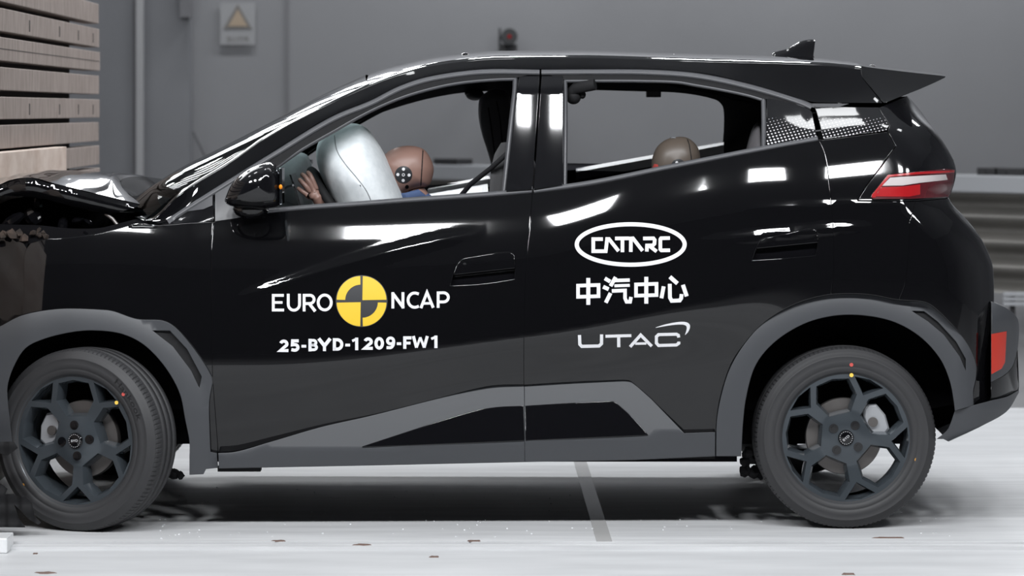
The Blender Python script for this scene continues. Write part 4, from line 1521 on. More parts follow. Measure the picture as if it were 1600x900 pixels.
def rim_face(base_deg):
    """dished spoke face: a disc with five hexagonal windows and five small triangles, walls bevelled inwards"""
    holes = []
    for k in range(5):
        f = base_deg + 36 + 72 * k
        hexa = [(41, -25), (70, -28), (93, -16.5), (94.5, 0), (93, 16.5), (70, 28), (41, 25)]
        holes.append([(r * math.cos(math.radians(f + a)), r * math.sin(math.radians(f + a))) for r, a in hexa])
        f = base_deg + 72 * k
        tri = [(71.5, 0), (97, -14.5), (98.5, 0), (97, 14.5)]
        holes.append([(r * math.cos(math.radians(f + a)), r * math.sin(math.radians(f + a))) for r, a in tri])
    def rs(h):
        h = np.array(h)
        return loop(line_pts(list(h) + [h[0]], 6))

    def dish(x, z):
        r = np.hypot(x, z)
        return 0.016 + 0.020 * (1 - np.clip(r / 98, 0, 1) ** 1.5) - 0.014 * np.clip((42 - r) / 20, 0, 1)
    rings = []
    A = np.linspace(0, 2 * PI, 120, endpoint=False)
    outer = np.stack([100.5 * np.cos(A), 100.5 * np.sin(A)], 1)
    rings.append((outer, False))
    for h in holes: rings.append((rs(h), True))
    v2, ed, st = [], [], []
    for P, h in rings:
        s = len(v2); st.append(s); v2 += [tuple(p) for p in P]
        ed += [(s + i, s + (i + 1) % len(P)) for i in range(len(P))]
    gx = np.arange(-98, 99, 9.0)
    G = np.stack(np.meshgrid(gx, gx), -1).reshape(-1, 2)
    ok = inside(outer, G) & (np.hypot(G[:, 0], G[:, 1]) < 96)
    for P, h in rings[1:]: ok &= ~inside(P, G)
    G = G[ok]
    B = np.concatenate([P for P, h in rings])
    dm = np.min(np.linalg.norm(G[:, None] - B[None], axis=2), axis=1)
    v2 += [tuple(g) for g in G[dm > 4]]
    vo, eo, fo, ov, oe, of_ = delaunay_2d_cdt([Vector(v) for v in v2], ed, [], 0, 1e-5)
    V2 = np.array([tuple(v) for v in vo]); T = np.array([f for f in fo if len(f) == 3])
    c = V2[T].mean(1)
    ok = inside(outer, c)
    for P, h in rings[1:]: ok &= ~inside(P, c)
    T = T[ok]
    mp = {}
    for i, l in enumerate(ov):
        for j in l: mp[j] = i
    V = [(p[0] / PXW, float(dish(p[0], p[1])), p[1] / PXW) for p in V2]
    F = [tuple(t) for t in T]
    for (P, h), s in zip(rings[1:], st[1:]):
        n = len(P)
        d, k = out_dirs(P, True)
        cen = P.mean(0)
        big = n > 24
        A1 = P - d * (-3.2 if False else -3.0) * 1.0
        A1 = P + (cen - P) / np.linalg.norm(cen - P, axis=1, keepdims=True) * (4.0 if big else 2.2)
        b1 = len(V)
        V += [(p[0] / PXW, float(dish(*p)) + 0.020, p[1] / PXW) for p in A1]
        b2 = len(V)
        V += [(p[0] / PXW, float(dish(*p)) + 0.052, p[1] / PXW) for p in A1]
        for i in range(n):
            j = (i + 1) % n
            F.append((mp[s + i], mp[s + j], b1 + j, b1 + i))
            F.append((b1 + i, b1 + j, b2 + j, b2 + i))
    return V, F


def make_wheel(cx, cz, y0, base, lug0, steer, cal_ang, text=False):
    wheel = empty('wheel', (cx - ORIGIN[0], y0 - CAR_Y, cz), car)
    wheel.rotation_euler = (0, 0, math.radians(steer))
    # tyre
    half = TW / 2
    prof = [(0.205, 0.020), (0.216, 0.008), (0.221, 0.004), (0.226, 0.0035), (0.232, 0.0015), (0.234, 0.003), (0.236, 0.0005), (0.252, 0.0), (0.266, 0.003), (0.268, 0.0015), (0.270, 0.0045), (0.281, 0.011), (0.290, 0.019), (0.2945, 0.027),
            (0.297, 0.038), (0.2975, 0.058), (0.2915, 0.0585), (0.2915, 0.064), (0.298, 0.0645), (0.298, 0.090), (0.2915, 0.0905), (0.2915, 0.097), (0.298, 0.0975), (0.298, 0.125), (0.2915, 0.1255), (0.2915, 0.131), (0.2975, 0.1315),
            (0.297, 0.150), (0.292, 0.165), (0.270, 0.184), (0.236, 0.188), (0.206, 0.175)]
    SEG = 480
    V, F = lathe(prof, SEG, lambda s, k: (-0.0030 if (s % 4 == 0 and (k in (13, 14))) else 0.0))
    # the tyre sits slightly flattened on the floor
    V = [(x, y, max(z, -cz + 0.0)) for x, y, z in V]
    t = mesh_obj('tyre', V, F, TYRE, wheel)
    me = t.data
    sm = np.ones(len(me.polygons), bool)
    npf = len(prof) - 1
    for i in range(len(me.polygons)):
        if (i % npf) in (11, 12, 13, 14, 15): sm[i] = False
    me.polygons.foreach_set('use_smooth', sm)
    bm = bmesh.new(); bm.from_mesh(me); bmesh.ops.recalc_face_normals(bm, faces=bm.faces); bm.to_mesh(me); bm.free()
    # rim: barrel, lip and face
    mb = MB()
    V, F = lathe([(0.2105, 0.017), (0.2140, 0.010), (0.2190, 0.006), (0.2215, 0.0075), (0.2225, 0.016), (0.216, 0.020)], 120)
    mb.add(V, F)
    V, F = lathe([(0.2105, 0.017), (0.205, 0.030), (0.196, 0.050), (0.192, 0.100), (0.200, 0.165), (0.212, 0.175)], 120)
    mb.add(V, F)
    V, F = rim_face(base); mb.add(V, F)
    mb.build('rim', RIM, wheel, smooth=True)
    # hub cap, nuts
    hc = MB()
    V, F = lathe([(0.0, 0.013), (0.019, 0.0135), (0.0215, 0.014), (0.0235, 0.0135), (0.0255, 0.016), (0.0255, 0.03)], 40)
    hc.add(V, F)
    hub = hc.build('hub_cap', GLOSSBLK, wheel, smooth=True)

    def flat(px, py): return np.full_like(np.asarray(px, float), 0.0)
    ink = Ink()
    ink.text('BYD', -0.0125, 0.0125, -0.0038, 0.0038)
    # little ring of marks around the cap
    for k in range(18):
        a = 2 * PI * k / 18
        ink.sector((0, 0), 0.0198, 0.0212, math.degrees(a), math.degrees(a) + 9, 3)
    ring_ang = math.radians(5 if text else 40)
    V2, F2 = tri_faces_subdiv(np.array(ink.V), ink.F, 1)
    ca_, sa_ = math.cos(ring_ang), math.sin(ring_ang)
    V3 = [(x * ca_ - z * sa_, 0.0119, x * sa_ + z * ca_) for x, z in V2]
    mesh_obj('emblem', V3, F2, STEELT, wheel)
    for k in range(4):
        a = math.radians(lug0 + 90 * k)
        x, z = 0.0500 * math.cos(a), 0.0500 * math.sin(a)
        q = MB(); q.cyl((x, 0.0190, z), (x, 0.034, z), 0.0150, 24)  # black disc stands in for the shaded well around the nut
        q.cyl((x, 0.0165, z), (x, 0.030, z), 0.0085, 6)
        q.build('lug_nut', GLOSSBLK, wheel)
    # brake disc with its drum and the caliper
    V, F = lathe([(0.04, 0.085), (0.075, 0.085), (0.078, 0.075), (0.124, 0.075), (0.126, 0.078), (0.126, 0.096), (0.05, 0.1)], 64)
    MB().add(V, F).build('brake_disc', STEEL, wheel, smooth=True)
    a = math.radians(cal_ang)
    cb_ = MB()
    pts = [(-0.052, 0.10), (-0.058, 0.118), (-0.046, 0.142), (0.0, 0.152), (0.046, 0.142), (0.058, 0.118), (0.052, 0.10), (0.030, 0.086), (0.0, 0.080), (-0.030, 0.086)]
    V = []
    for yy, sc in ((0.050, 0.86), (0.056, 1.0), (0.115, 1.0)):
        for (tx_, rr) in pts:
            rr2 = 0.115 + (rr - 0.115) * sc; tx2 = tx_ * sc
            V.append((rr2 * math.cos(a) - tx2 * math.sin(a), yy, rr2 * math.sin(a) + tx2 * math.cos(a)))
    m_ = len(pts)
    F = [tuple(range(m_))] + [(r * m_ + i, r * m_ + (i + 1) % m_, (r + 1) * m_ + (i + 1) % m_, (r + 1) * m_ + i) for r in range(2) for i in range(m_)]
    cb_.add(V, F)
    cx_, cz_ = 0.104 * math.cos(a), 0.104 * math.sin(a)
    caliper = cb_.build('brake_caliper', ALU, wheel)
    q = MB(); q.cyl((cx_, 0.040, cz_), (cx_, 0.058, cz_), 0.016, 18)
    q.build('caliper_piston', STEEL, wheel)
    # paint dots
    def dot(x, z, y, r, m, n='paint_dot'):
        return MB().cyl((x, y - 0.0012, z), (x, y + 0.001, z), r, 20).build(n, m, wheel)
    return wheel, dot


STEELT = mat('emblem_silver', (0.55, 0.55, 0.57), 0.35)
DOTY = mat('dot_yellow', (0.85, 0.55, 0.08), 0.6)
DOTR = mat('dot_red', (0.48, 0.07, 0.06), 0.6)
DOTO = mat('dot_orange', (0.55, 0.26, 0.04), 0.6)

rx = (1322 - CX) * (DC + 0.045) / FP - 0.125
wr, dot = make_wheel(rx, 0.298, 0.03, 67.5, 53, 0, 28)
k_ = (DC + 0.035) / FP


def wdot(dt, cx, cy, px, py, y, r, m, sx=1.0): return dt((px - cx) * k_ / sx, (cy - py) * k_, y, r, m)


wdot(dot, 1322, 684, 1329.5, 569, 0.0005, 0.0062, DOTR)
wdot(dot, 1322, 684, 1330, 585.5, 0.007, 0.0065, DOTY)
wdot(dot, 1322, 684, 1431, 717.5, 0.002, 0.0058, DOTO)
fx = (115.7 - CX) * (DC + 0.0) / FP - 0.125
wf, dot = make_wheel(fx, 0.296, -0.035, 56, 96, -21, 165, text=True)
wdot(dot, 115.7, 691, 197.5, 615.5, 0.0005, 0.0058, DOTR, 0.93)
wdot(dot, 115.7, 691, 185, 629, 0.007, 0.0062, DOTY, 0.93)
wdot(dot, 115.7, 691, 34, 763, 0.002, 0.0055, DOTO, 0.93)
# tyre maker's lettering, following the sidewall
ink = Ink(); ink.text('Hankook', 0, 7, 0, 1.5, spacing=1.05)
V2, F2 = tri_faces_subdiv(np.array(ink.V), ink.F, 0.4)
V3 = []
for x, yv in V2:
    a = math.radians(52 - (x / 7) * 34)
    r = 0.246 + (yv) / 1.5 * 0.017
    V3.append((r * math.cos(a), -0.0012, r * math.sin(a)))
mesh_obj('sidewall_lettering', V3, F2, TYRETXT, wf)
# the wheels of the far side
for w in (wr, wf):
    kids = list(w.children)
    c = w.copy(); COL.objects.link(c)
    c.location = (w.location.x, -w.location.y, w.location.z)
    c.scale = (1, -1, 1)
    if w is wf:
        c.location = (w.location.x, 0.80, w.location.z)
        c.rotation_euler = (0, 0, math.radians(-21))
    for ch in kids:
        if ch.name.split('.')[0] in ('sidewall_lettering', 'emblem', 'paint_dot'): continue
        d = ch.copy(); COL.objects.link(d); d.parent = c


def wheel_house(cx, cz, y1):
    n = 26
    prof = []
    V = []
    A = np.linspace(math.radians(7), math.radians(173), n)
    r = 0.395
    for y in (0.04, y1):
        for a in A: V.append((cx + r * math.cos(a), y, cz + r * math.sin(a)))
    F = [(i, i + 1, n + i + 1, n + i) for i in range(n - 1)]
    V.append((cx, y1, cz - 0.02))
    F += [(n + i, n + i + 1, 2 * n) for i in range(n - 1)]
    return mesh_obj('wheel_house', V, F, VOID, car, origin=ORIGIN)


near(wheel_house(rx, 0.33, 0.34))
near(wheel_house(fx, 0.33, 0.36))
# floor pan, axle and the spring bracket seen ahead of the rear tyre
fp = MB()
fp.box((-1.05, 0.09, 0.215), (0.74, 1.63, 0.27))
fp.box((-1.6, 0.40, 0.24), (1.36, 1.32, 0.36))
fp.build('floor_pan', VOID, car, origin=ORIGIN)
ax = MB().cyl((rx, 0.2, 0.27), (rx, 1.52, 0.27), 0.035, 14)
ax.build('rear_axle', VOID, car, origin=ORIGIN)
bk = MB()
for (u, v, r) in ((1163, 722, .018), (1176, 716, .020), (1165, 735, .020), (1178, 738, .022), (1190, 728, .02), (1188, 742, .016), (1170, 708, .022), (1162, 741, .012)):
    bm = bmesh.new(); bmesh.ops.create_icosphere(bm, subdivisions=2, radius=r)
    for q in bm.verts: q.co *= rng.uniform(0.75, 1.2)
    bmesh.ops.translate(bm, vec=W1(u, v, 0.30), verts=bm.verts); bk.take(bm)
bk.build('suspension_bracket', DARK, car, origin=ORIGIN)
bk = MB()
for (u, v, r) in ((262, 738, .02), (272, 741, .018), (282, 743, .014), (254, 744, .02)):
    bm = bmesh.new(); bmesh.ops.create_icosphere(bm, subdivisions=2, radius=r)
    for q in bm.verts: q.co *= rng.uniform(0.75, 1.2)
    bmesh.ops.translate(bm, vec=W1(u, v, 0.25), verts=bm.verts); bk.take(bm)
bk.build('undertray_edge', DARK, car, origin=ORIGIN)

# ------------------------------------------------------------------ cabin
FY = 1.60           # inner face of the far side
far_front = S([(300, 342), (380, 298), (446, 255), (478, 235), (520, 210), (580, 182), (643, 161), (690, 150), (728, 144.5), (760, 142.5)], 8)
far_hole_f = loop(far_front, S([(760, 142.5), (772, 147), (776, 165), (774, 220), (768, 281)], 8), S([(768, 281), (700, 287), (600, 295), (440, 312), (330, 345)], 8))
far_hole_r = loop(S([(868, 150), (880, 141.5), (900, 140.5), (1000, 142.8), (1053, 144.5), (1084, 148), (1110, 153.5), (1122, 158), (1129, 166), (1131, 178), (1131, 200), (1129.5, 222)], 6), S([(1129.5, 222.5), (1065, 235.5), (1000, 247), (905, 264.5), (866, 270)], 8), L([(866, 270), (868, 150)], 8))
shell = loop(S([(262, 352), (330, 315), (420, 245), (510, 185), (580, 150), (650, 125), (740, 112), (860, 110), (1010, 111), (1110, 125), (1180, 150), (1240, 175)], 10), L([(1240, 175), (1255, 240), (1255, 330), (1160, 470), (1120, 640), (300, 640), (262, 470), (262, 352)], 14))


def far_depth(px, py):
    px = np.asarray(px, float); py = np.asarray(py, float)
    return 2 * CAR_Y - 0.045 - body(CX + (px - CX) / 0.868, np.minimum(CY + (py - CY) / 0.868, 520))


side_trim = panel('side_lining', shell, CABIN, car, far_depth, holes=[far_hole_f, far_hole_r], gap=0, bev=0.0, thick=0.03, sp=16)
door_card = loop(S([(300, 356), (480, 332), (640, 322), (832, 308), (1046, 272), (1240, 232)], 10), L([(1240, 232), (1250, 330), (1160, 470), (1118, 640), (345, 640), (338, 360), (300, 356)], 14))
panel('side_lining', door_card, CABIN, car, lambda x, y: body(x, np.minimum(y, 520)) + 0.05, gap=0, bev=0, thick=0.03, sp=16)


def ledge(name, near_pts, far_pts, yn, yf, m):
    """a shelf along the far window sill, sloping up towards its outer edge"""
    a = smooth_curve(near_pts, 8); b = smooth_curve(far_pts, 8)
    k = 24
    ip = lambda c: np.stack([np.interp(np.linspace(0, 1, k), np.linspace(0, 1, len(c)), c[:, i]) for i in (0, 1)], 1)
    a, b = ip(a), ip(b)
    A = Wp(a[:, 0], a[:, 1], yn); B = Wp(b[:, 0], b[:, 1], yf)
    A2, B2 = A.copy(), B.copy()
    A2[:, 2] -= 0.03; B2[:, 2] -= 0.03
    return grid_mesh(name, np.stack([B2, B, A, A2], 1), m, car, smooth=False)


ledge('door_top_lining', [(648, 312), (700, 308), (763, 304)], [(661, 304.5), (710, 296), (762, 287)], 1.24, 1.50, CABINLT)
ledge('belt_lining', [(668, 296), (715, 288), (766, 279)], [(672, 292), (715, 284), (764, 274.5)], 1.52, 1.57, SILLT)
ledge('belt_lining', [(900, 269), (1000, 251), (1065, 239), (1131, 226.5)], [(900, 263), (1000, 245.5), (1065, 234), (1131, 222)], 1.50, 1.56, SILLT)
panel('pillar_lining', poly([(764, 310), (767, 262), (773, 240), (783, 223), (800, 221), (800, 310)]), mat('pillar_lining_grey', (0.055, 0.055, 0.058), 0.6), car, lambda x, y: 0.27 + 0 * np.asarray(x, float), gap=0, thick=0.02, sp=20)
# head lining
hu = np.linspace(590, 1330, 40)
Hh = Wp(hu, fT(hu) + 14, yT(hu) + 0.03)
loft_across('head_lining', Hh, CABIN, car, bulge=(0, 0, 0.02), n=12)
# dashboard, parcel bits
dm = MB()
a = W1(300, 352, 0.5); b = W1(452, 322, 0.5)
dm.box((a[0], 0.16, b[2] - 0.30), (b[0], 1.56, b[2]), bevel=0.04)
dm.build('dashboard', CABIN, car, origin=ORIGIN)
sg = MB()
a = W1(457, 275.5, 0.86); b = W1(470, 320, 0.86)
M_ = Matrix.Rotation(math.radians(-17), 3, 'Y')
c = W1(463.5, 297, 0.80)
sg.box((c[0] - 0.004, 0.72, c[2] - 0.06), (c[0] + 0.004, 0.98, c[2] + 0.06), rot=M_, bevel=0.002)
sg.build('centre_screen', CHROME, car, origin=ORIGIN)
wr_ = MB().tube([W1(442, 296, 0.55), W1(450, 291.5, 0.5), W1(458, 289.5, 0.45)], 0.004, 8)
wr_.build('stalk', CHROME, car, smooth=True, origin=ORIGIN)
# steering wheel
SWC = Vector(W1(533, 334, 0.50)); ax1 = Vector((35, 0, -50)).normalized(); ax2 = Vector((0, 1, 0))
pts = [SWC + (ax1 * math.cos(2 * PI * i / 48) + ax2 * math.sin(2 * PI * i / 48)) * 0.178 for i in range(48)]
sw = MB().tube(pts, 0.016, 12, closed=True)
for i in (0, 16, 32): sw.tube([SWC, pts[i]], 0.014, 8)
sw.build('steering_wheel', DARK, car, smooth=True, origin=ORIGIN)
# driver's airbag: a fat cushion standing on the wheel
def airbag():
    C0 = Vector(W1(558, 272, 0.50))
    ang = math.radians(-31)            # the cushion's long axis leans down to the right
    la = Vector((-math.sin(ang) * -1, 0, math.cos(ang)))
    la = Vector((math.sin(math.radians(-27)), 0, math.cos(math.radians(-27))))
    th = Vector((math.cos(math.radians(-27)), 0, -math.sin(math.radians(-27)))) * -1
    V = []
    nu, nv = 64, 33
    for j in range(nv):
        p = -PI / 2 + PI * j / (nv - 1)
        for i in range(nu):
            a = 2 * PI * i / nu
            # p runs through the thickness, a around the rim
            r = abs(math.cos(p)) ** 0.55
            w = math.copysign(abs(math.sin(p)) ** 0.9, math.sin(p))
            tk = 0.118 if w > 0 else 0.100
            R = 0.300 + 0.004 * math.cos(a * 9)
            V.append(C0 + la * (R * r * math.cos(a)) + Vector((0, 1, 0)) * (R * r * math.sin(a)) + th * (tk * w))
    F = [(j * nu + i, j * nu + (i + 1) % nu, (j + 1) * nu + (i + 1) % nu, (j + 1) * nu + i) for j in range(nv - 1) for i in range(nu)]
    return V, F


def airbag_traced():
    """outline traced, cushion section rounded through the depth"""
    o = [(556, 193), (572, 200), (586.6, 217), (601, 241), (613, 266), (626, 298), (634, 318), (646, 352), (640, 392), (600, 400), (560, 378), (536, 345), (522.6, 316.6), (510, 292.6), (499.5, 269.5), (494, 244.6), (496, 226), (506, 210), (528, 197)]
    o = smooth_curve(o, 5, closed=True)
    c = np.array([563.0, 290.0])
    rows = []
    for k in range(-14, 15):
        s = k / 14
        y = 0.50 + 0.27 * s
        sc = math.sqrt(max(0, 1 - abs(s) ** 2.4)) * 0.985 + 0.015
        q = c + (o - c) * sc
        rows.append(Wp(q[:, 0], q[:, 1], y))
    return np.stack(rows, 1), o


G, _o = airbag_traced()
bag = grid_mesh('driver_airbag', G, BAG, car, closed_u=True)
seam_px = smooth_curve([(522.6, 212), (527, 236), (538.6, 255), (556.4, 276.6), (572.4, 298), (580.4, 316), (588, 345)], 4)
from mathutils.bvhtree import BVHTree
bvh = BVHTree.FromPolygons([tuple(v.co + Vector(ORIGIN)) for v in bag.data.vertices], [tuple(p.vertices) for p in bag.data.polygons])


def on_surface(bv, px, py, lift=0.0015):
    o = Vector(((CX - 800) / 480.0, -DC, HC)); d = (Vector(W1(px, py, 0.0)) - o).normalized()
    h = bv.ray_cast(o, d)
    if h[0] is None: return None
    return h[0] - d * lift, h[1]


sp_ = [on_surface(bvh, p[0], p[1], 0.0005) for p in seam_px]
sp_ = [s[0] for s in sp_ if s]
o = MB().tube(sp_, 0.0016, 6).build('seam', mat('seam_thread', (0.22, 0.23, 0.24), 0.8), bag, origin=(0, 0, 0)); o.location = (0, -CAR_Y, 0)

# front seat back with head rest, seen against the far window
def cushion(name, outline, y0, y1, m, parent, e=2.6, sp=5, n=10, origin=ORIGIN):
    o = smooth_curve(outline, sp, closed=True)
    c = o.mean(0)
    rows = []
    for k in range(-n, n + 1):
        s = k / n
        sc = math.sqrt(max(0, 1 - abs(s) ** e)) * 0.97 + 0.03 if abs(s) < 1 else 0.55
        q = c + (o - c) * (0.80 + 0.20 * max(0, 1 - abs(s) ** e) ** 0.5) if abs(s) < 1 else c + (o - c) * 0.3
        rows.append(Wp(q[:, 0], q[:, 1], (y0 + y1) / 2 + (y1 - y0) / 2 * s))
    rows.insert(0, Wp(np.full(len(o), c[0]), np.full(len(o), c[1]), y0))
    rows.append(Wp(np.full(len(o), c[0]), np.full(len(o), c[1]), y1))
    return grid_mesh(name, np.stack(rows, 1), m, parent, closed_u=True, origin=origin)


cushion('seat_back', [(752, 150), (770, 140), (786, 141), (796, 150), (800, 175), (800, 230), (812, 300), (830, 420), (780, 430), (775, 330), (768, 262), (761, 235), (753, 210), (748, 185), (748, 160)], 0.98, 1.40, SEATM, car)
cushion('seat_back', [(790, 330), (795, 270), (803, 226), (818, 222), (838, 260), (850, 330), (862, 420), (800, 440), (786, 380)], 0.28, 0.72, SEATM, car)
cushion('passenger_airbag', [(392, 330), (402, 280), (424, 252), (446, 242), (466, 238), (479, 241.5), (486, 255), (490, 280), (488, 340), (440, 350)], 1.02, 1.42, BAG, car)
for o_ in [q for q in car.children if q.name.startswith('seat_back')]:
    bv_ = BVHTree.FromPolygons([tuple(v.co + Vector(ORIGIN)) for v in o_.data.vertices], [tuple(p.vertices) for p in o_.data.polygons])
    for path in ([(763, 168), (767, 195), (771, 225), (773, 245)], [(776, 158), (781, 185), (784, 215), (785, 235)]):
        q_ = [on_surface(bv_, p[0], p[1], 0.0004) for p in smooth_curve(path, 4)]
        q_ = [p[0] for p in q_ if p]
        if len(q_) > 6:
            t_ = MB().tube(q_, 0.0018, 6).build('stitching', VOID, o_); t_.location = (0, -CAR_Y, 0)
# grab handle and visor end hanging from the head lining at the far side
gh = MB()
gh.sphere(W1(742, 148, 1.42), (0.035, 0.05, 0.022), 14, 10)
gh.sphere(W1(733, 146, 1.42), (0.018, 0.04, 0.010), 10, 8)
gh.build('belt_reel_cover', CABIN, car, smooth=True, origin=ORIGIN)
gb = MB()
gb.box(tuple(np.minimum(W1(1010, 152, 1.47), W1(1032, 138, 1.47))), tuple(np.maximum(W1(1010, 152, 1.51), W1(1032, 138, 1.51))), bevel=0.003)
gb.build('coat_hook', CABIN, car, origin=ORIGIN)
gd = MB()
gd.sphere(W1(896, 151, 0.30), (0.026, 0.03, 0.026), 16, 12)
gd.tube([W1(890, 148, 0.30), W1(900, 138, 0.28), W1(930, 132, 0.26)], 0.02, 10)
gd.sphere(W1(910, 148, 0.30), (0.012, 0.02, 0.014), 10, 8)
gd.build('belt_guide', DARK, car, smooth=True, origin=ORIGIN)
# belts
bt = MB(); bt.tube([W1(795, 238, 0.22), W1(789, 243, 0.23), W1(768, 262, 0.25), W1(735, 288, 0.42), W1(700, 330, 0.5)], 0.0085, 10, flat=0.9)
bt.build('seat_belt', BELT, car, smooth=True, origin=ORIGIN)
# rear bench
cushion('rear_seat_back', [(1152, 300), (1165, 236), (1178, 196), (1186, 190), (1192, 230), (1230, 330), (1240, 430), (1170, 440)], 0.25, 1.47, SEATM, car)
rs = MB()
a = W1(985, 440, 0.5); b = W1(1170, 392, 0.5)
rs.box((a[0], 0.2, a[2]), (b[0], 1.5, b[2]), bevel=0.04)
a = W1(640, 450, 0.5); b = W1(800, 410, 0.5)
rs.build('rear_seat_cushion', SEATM, car, origin=ORIGIN)
fs = MB(); fs.box((a[0], 0.27, a[2]), (b[0], 0.73, b[2]), bevel=0.04); fs.box((a[0], 0.99, a[2]), (b[0], 1.45, b[2]), bevel=0.04)
fs.build('front_seat_cushion', SEATM, car, origin=ORIGIN)
# ------------------------------------------------------------------ dummies
def head(outline, y0, y1, m, name, parent, origin, e=2.2):
    o = smooth_curve(outline, 4, closed=True)
    c = o.mean(0)
    rows = []
    n = 14
    for k in range(-n, n + 1):
        s = k / n
        sc = max(0, 1 - abs(s) ** e) ** 0.5
        q = c + (o - c) * max(sc, 0.02)
        rows.append(Wp(q[:, 0], q[:, 1], (y0 + y1) / 2 + (y1 - y0) / 2 * s))
    G = np.stack(rows, 1)
    ob = grid_mesh(name, G, m, parent, origin=origin, closed_u=True)
    bv = BVHTree.FromPolygons([tuple(v.co + Vector(origin)) for v in ob.data.vertices], [tuple(p.vertices) for p in ob.data.polygons])
    return ob, bv


def patch(name, bv, ink, m, parent, origin, lift=0.001, sub=4):
    V2, F2 = tri_faces_subdiv(np.array(ink.V), ink.F, sub)
    V3, N3, okk = [], [], []
    for p in V2:
        h = on_surface(bv, p[0], p[1], lift)
        okk.append(h is not None)
        V3.append(h[0] if h else (0, 0, 0)); N3.append(h[1] if h else Vector((0, -1, 0)))
    F2 = [f for f in F2 if all(okk[i] for i in f)]
    return mesh_obj(name, V3, F2, m, parent, origin=origin, smooth=True)


def skin_body(name, chain, edges, radii, m, parent, origin, sub=2, root=0):
    me = bpy.data.meshes.new(name)
    me.from_pydata([tuple(Vector(c) - Vector(origin)) for c in chain], edges, [])
    ob = bpy.data.objects.new(name, me); COL.objects.link(ob)
    sk = ob.modifiers.new('skin', 'SKIN'); sk.use_smooth_shade = True
    ss = ob.modifiers.new('sub', 'SUBSURF'); ss.levels = sub; ss.render_levels = sub
    if not me.skin_vertices: me.skin_vertices.new()
    for i, r in enumerate(radii):
        me.skin_vertices[0].data[i].radius = (r, r) if not hasattr(r, '__len__') else r
        me.skin_vertices[0].data[i].use_root = (i == root)
    dg = bpy.context.evaluated_depsgraph_get()
    ev = ob.evaluated_get(dg)
    nm = bpy.data.meshes.new_from_object(ev)
    ob.modifiers.clear()
    ob.data = nm
    bpy.data.meshes.remove(me)
    nm.materials.clear(); nm.materials.append(m)
    if parent: ob.parent = parent
    return ob


DY = 0.50
do = W1(690, 430, DY)
driver = empty('crash_test_dummy', do)
tag(driver, 'tan driver dummy with its face in the white airbag and a hand on the wheel', 'crash test dummy')
hd_o = [(590, 262), (592, 250), (602.6, 240), (611.5, 233.5), (631, 228), (650.6, 228.8), (663, 234), (672, 246), (677.6, 262.4), (676, 276.6), (670, 290), (659, 293.5), (645, 297), (631, 303), (618, 304), (604, 296), (594, 280)]
hd, bvh_h = head(hd_o, DY - 0.085, DY + 0.085, SKIN, 'head', driver, do)
bd_ = Ink().stroke([(661, 233.5), (660, 250), (658.8, 270), (657.5, 292)], 1.6)
patch('head_seam', bvh_h, bd_, DARK, driver, do, 0.0008)
patch('target_mark', bvh_h, Ink().disc((630.5, 273), 13.6), DECBLK, driver, do, 0.0010)
for (x, y) in ((630.5, 264.3), (621.7, 272.7), (639.2, 273.6), (630, 282)):
    patch('target_dot', bvh_h, Ink().disc((x, y), 2.5, 14), WHITE, driver, do, 0.0016, 3)
patch('target_ring', bvh_h, Ink().ring((630.3, 273.2), 1.9, 1.9, 1.0, n=16), WHITE, driver, do, 0.0016, 3)
patch('ear_hole', bvh_h, Ink().disc((636, 292), 3.0, 16), VOID, driver, do, 0.0012)
# one continuous body: trunk, neck, both arms, both hands
P_, E_, R_ = [], [], []


def node(p, r, link=None):
    P_.append(p); R_.append(r)
    if link is not None: E_.append((link, len(P_) - 1))
    return len(P_) - 1


pel = node(W1(770, 452, DY), (0.13, 0.11))
ab = node(W1(742, 418, DY), (0.125, 0.11), pel)
ch = node(W1(712, 392, DY), (0.13, 0.10), ab)
up_ = node(W1(684, 362, DY), (0.09, 0.075), ch)
nk = node(W1(655, 316, DY), 0.042, up_)
nk2 = node(W1(643, 292, DY), 0.045, nk)
HY = 0.355
sh = node(W1(684, 380, DY - 0.15), 0.055, ch)
el = node(W1(592, 395, HY + 0.0), 0.042, sh)
wr2 = node(W1(508, 332, HY + 0.02), 0.028, el)
sh2 = node(W1(684, 380, DY + 0.15), 0.055, ch)
el2 = node(W1(592, 395, DY + 0.14), 0.042, sh2)
wr3 = node(W1(512, 335, DY + 0.16), 0.028, el2)
hnd2 = node(W1(498, 318, DY + 0.17), 0.034, wr3)
for pel_leg in (-0.09, 0.09):
    th_ = node(W1(700, 445, DY + pel_leg), 0.075, pel)
    kn = node(W1(560, 425, DY + pel_leg), 0.058, th_)
    ank = node(W1(450, 560, DY + pel_leg), 0.04, kn)
trunk = skin_body('body', P_, E_, R_, SKIN, driver, do)
# the near hand: palm plus five fingers closing on the rim
P_, E_, R_ = [], [], []
w0 = node(W1(507, 330, HY + 0.02), 0.026)
pm = node(W1(498, 311, HY), (0.030, 0.022), w0)
fingers = [
    [(493.5, 297, -.004, .0125), (488, 281, -.012, .0098), (484, 272.5, -.008, .0088), (479.5, 268.3, .004, .0078)],
    [(489.5, 298, -.010, .0125), (482.5, 284, -.020, .0100), (476, 275.5, -.015, .0088), (470.5, 271.3, -.002, .0076)],
    [(485.5, 300, -.012, .0120), (477.5, 290.5, -.022, .0096), (471.5, 284, -.017, .0084), (467, 279.3, -.005, .0074)],
    [(483.5, 306, -.006, .0115), (475.5, 301, -.014, .0090), (469.5, 297, -.010, .0080), (464.8, 293.2, .000, .0070)]]
pal = node(W1(490.5, 303, HY - .004), (0.024, 0.020), pm)
for f in fingers:
    last = pal
    for (u, v, dy_, r) in f:
        last = node(W1(u, v, HY + dy_), r, last)
t1 = node(W1(503, 300, HY + 0.018), 0.013, pm)
t2 = node(W1(500, 287, HY + 0.034), 0.0105, t1)
